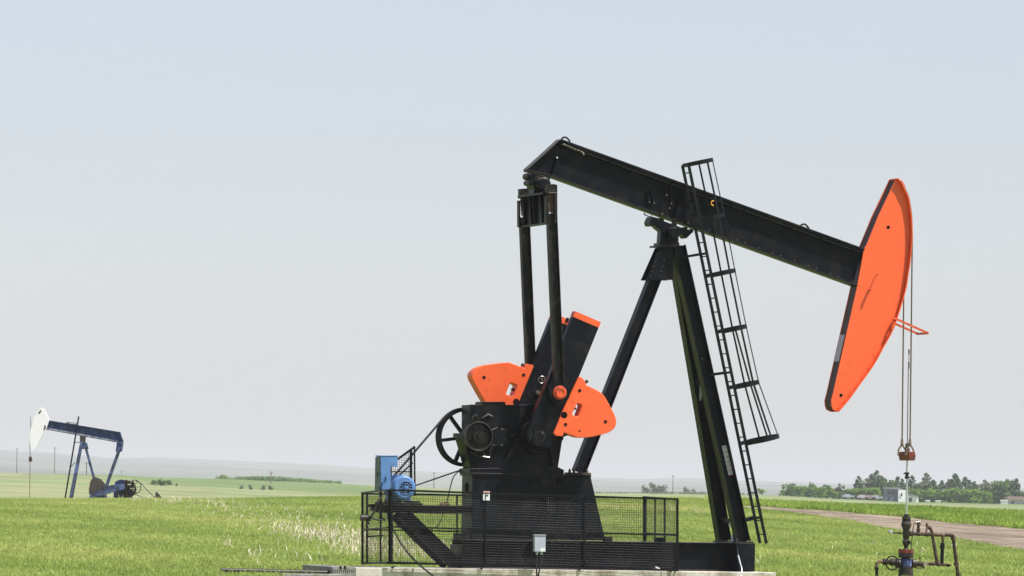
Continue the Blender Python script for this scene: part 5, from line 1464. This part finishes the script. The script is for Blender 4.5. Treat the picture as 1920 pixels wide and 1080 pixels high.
def scatter(emitter, protos, density, smin, smax, seed):
    cl = bpy.data.collections.new(emitter.name + '_tufts')
    for p in protos: cl.objects.link(p)
    ng = bpy.data.node_groups.new(emitter.name + '_scatter', 'GeometryNodeTree')
    ng.interface.new_socket('Geometry', in_out='INPUT', socket_type='NodeSocketGeometry'); ng.interface.new_socket('Geometry', in_out='OUTPUT', socket_type='NodeSocketGeometry')
    N = ng.nodes; gi = N.new('NodeGroupInput'); go = N.new('NodeGroupOutput'); dp = N.new('GeometryNodeDistributePointsOnFaces'); dp.inputs['Density'].default_value = density; dp.inputs['Seed'].default_value = seed
    ci = N.new('GeometryNodeCollectionInfo'); ci.inputs['Collection'].default_value = cl; ci.inputs['Separate Children'].default_value = True; ci.inputs['Reset Children'].default_value = True
    ip = N.new('GeometryNodeInstanceOnPoints'); ip.inputs['Pick Instance'].default_value = True
    rr = N.new('FunctionNodeRandomValue'); rr.data_type = 'FLOAT_VECTOR'; rr.inputs[0].default_value = (-.12, -.12, 0); rr.inputs[1].default_value = (.12, .12, 6.283)
    rs = N.new('FunctionNodeRandomValue'); rs.inputs[2].default_value = smin; rs.inputs[3].default_value = smax; rs.inputs['Seed'].default_value = 3
    L_ = ng.links
    L_.new(gi.outputs[0], dp.inputs['Mesh']); L_.new(dp.outputs['Points'], ip.inputs['Points']); L_.new(ci.outputs[0], ip.inputs['Instance'])
    L_.new(rr.outputs[0], ip.inputs['Rotation']); L_.new(rs.outputs[1], ip.inputs['Scale']); L_.new(ip.outputs[0], go.inputs[0])
    md = emitter.modifiers.new('scatter', 'NODES'); md.node_group = ng
def region(test, d0, d1, nd, c0, c1, nc):
    """grid of ground faces between two distances and two bearings, keeping cells that pass the test"""
    vs = []; fs = []
    for i in range(nd + 1):
        d = d0 * (d1 / d0) ** (i / nd)
        for j in range(nc + 1):
            c = c0 + (c1 - c0) * j / nc; p = CAM + FH * d + RT * ((c - 960) / F * d); p.z = height(c, d); vs.append(p)
    for i in range(nd):
        for j in range(nc):
            k = i * (nc + 1) + j; m_ = (vs[k] + vs[k + nc + 2]) / 2
            if test(m_): fs.append((k, k + 1, k + nc + 2, k + nc + 1))
    return vs, fs
def rowof(v):
    rel = v - CAM; f = rel.dot(FW); return 960 + F * rel.dot(RC) / f, 540 - F * rel.dot(UC) / f
def is_field(v):
    px, py = rowof(v)
    if px > 1335 and py < lin(LOE, min(px, 2490)) + .4: return False
    if -7 < v.y < -1.4 and 524 < px < 1462: return False
    if -.45 < v.y + 0 < .5 and x0 - .3 < v.x < x1 + .5: return False
    if -1.5 < v.y < 1.05 and P(622, 1068, -1.4).x - .1 < v.x < P(1455, 1068, -1.4).x + .1: return False
    return True
def is_crop(v):
    px, py = rowof(v); return px > 1335 and py < lin(UPE, min(px, 2490)) - .1
vs, fs = region(is_field, 96, 318, 260, -700, 2700, 290)
mb = MB(); mb.add(vs, fs); ge = mb.build('grass', GM, org=(0, 0, 0)); tag(ge, 'short bright green grass covering the field around the pumpjack', 'grass', None, 'stuff')
scatter(ge, [tuft('grass_tuft_%d' % k, 15, .105, .11, .012, GM, k, 1.1) for k in range(6)], 24, .6, 1.3, 1)
vs, fs = region(is_crop, 150, 318, 260, 1335, 2700, 270)
mb = MB(); mb.add(vs, fs); ce = mb.build('crop', CMAT, org=(0, 0, 0)); tag(ce, 'taller bright green crop beyond the dirt road', 'crop', None, 'stuff')
scatter(ce, [tuft('crop_tuft_%d' % k, 18, .25, .12, .035, CMAT, 20 + k, .9) for k in range(5)], 9, .7, 1.25, 2)

STRAW = mat('dry_straw', (.82, .74, .58), .7, var=.25, scale=3, transl=.15)
def straw(name, spots, label):
    """spots: list of (px, py, count, spread px x, spread px y, height)"""
    vs = []; fs = []; rnd = random.Random(5)
    for px, py, n_, sx_, sy_, h_ in spots:
        for k in range(int(n_ * 1.5)):
            q = hit(px + rnd.gauss(0, sx_), max(936.5, py + rnd.gauss(0, sy_))); q.z = ground(q.x, q.y)
            if not is_field(q): continue
            a = rnd.uniform(0, 6.28); hh_ = h_ * rnd.uniform(.5, 1.2); l = hh_ * rnd.uniform(.05, .6) * (1 if rnd.random() < .8 else 2.2); w_ = .0105 * rnd.uniform(.6, 1.6)
            dr_ = RT * math.cos(a) + FH * math.sin(a); s_ = RT * w_; b_ = len(vs)
            p1 = q + dr_ * l * .3 + V(0, 0, hh_ * .6); p2 = q + dr_ * l + V(0, 0, hh_)
            if rnd.random() < .25: p2 = p1 + dr_ * l * .8 - V(0, 0, hh_ * .15)
            vs += [q - s_, q + s_, p1 + s_, p1 - s_, p2]; fs += [(b_, b_ + 1, b_ + 2, b_ + 3), (b_ + 3, b_ + 2, b_ + 4)]
            s2_ = FH * w_; b_ = len(vs); vs += [q - s2_, q + s2_, p1 + s2_, p1 - s2_, p2]; fs += [(b_, b_ + 1, b_ + 2, b_ + 3), (b_ + 3, b_ + 2, b_ + 4)]
    mb = MB(); mb.add(vs, fs); o = mb.build(name, STRAW); return tag(o, label, 'dry grass', None, 'stuff')
sp = [(600, 1012, 90, 40, 5, .07), (650, 1022, 160, 30, 7, .07), (690, 1032, 160, 25, 8, .07), (760, 1040, 120, 30, 8, .07), (490, 972, 60, 22, 2, .05), (250, 1005, 40, 60, 2, .05), (300, 1022, 40, 40, 3, .05), (130, 1030, 30, 30, 3, .05), (540, 985, 50, 30, 6, .08), (640, 985, 30, 30, 10, .1), (490, 968, 50, 14, 2.5, .1), (470, 970, 30, 10, 1.5, .06), (500, 985, 22, 20, 7, .24), (530, 995, 30, 18, 7, .26), (560, 1003, 46, 20, 7, .28), (590, 1006, 60, 22, 7, .28), (620, 1012, 80, 22, 9, .28), (650, 1018, 80, 20, 12, .27), (675, 1022, 90, 16, 14, .27), (700, 1025, 100, 18, 14, .26), (740, 1028, 110, 22, 13, .26), (790, 1038, 80, 22, 10, .25), (830, 1045, 40, 16, 8, .24),
      (600, 1023, 50, 25, 3, .08), (640, 1028, 30, 25, 3, .08), (560, 974, 40, 22, 2.5, .08), (540, 965, 10, 25, 8, .24), (430, 955, 50, 38, 6, .26), (410, 945, 24, 18, 4, .3), (520, 958, 26, 40, 6, .22), (470, 975, 40, 40, 7, .2), (560, 990, 60, 40, 9, .24), (430, 1027, 16, 6, 5, .2), (405, 1028, 16, 8, 2, .06), (480, 1040, 10, 25, 8, .25), (560, 1050, 8, 25, 10, .25), (500, 1050, 8, 40, 10, .24), (615, 1000, 8, 12, 12, .28), (655, 965, 12, 30, 12, .2), (620, 975, 16, 30, 5, .12),
      (90, 937, 12, 20, .6, .3), (160, 937, 26, 22, .8, .32), (215, 937.5, 20, 20, .8, .33), (270, 941, 30, 24, 3, .32), (330, 943, 40, 24, 4, .32), (380, 945, 14, 20, 6, .28), (325, 945, 14, 6, 3, .3), (50, 937, 6, 20, .6, .25),
      (300, 990, 14, 90, 25, .18), (120, 1000, 12, 80, 30, .16), (1300, 960, 26, 12, 5, .16), (1312, 965, 12, 4, 2, .2), (1255, 957, 10, 5, 4, .2), (1160, 950, 10, 8, 8, .2), (1560, 1030, 5, 6, 4, .2), (1637, 1023, 6, 3, 4, .24), (1500, 1010, 6, 60, 20, .18), (1780, 1050, 10, 30, 10, .22), (1690, 1040, 6, 40, 12, .2),
      (1735, 1014, 70, 22, 3, .08), (1800, 1020, 80, 18, 5, .1), (1790, 1024, 40, 16, 4, .12), (1200, 1011, 40, 12, 1.5, .06), (1423, 1063, 8, 1.5, 6, .22)]
straw('dry_straw_stalks', sp, 'bleached dried straw stalks scattered in the grass')
print('objects', len(bpy.data.objects))
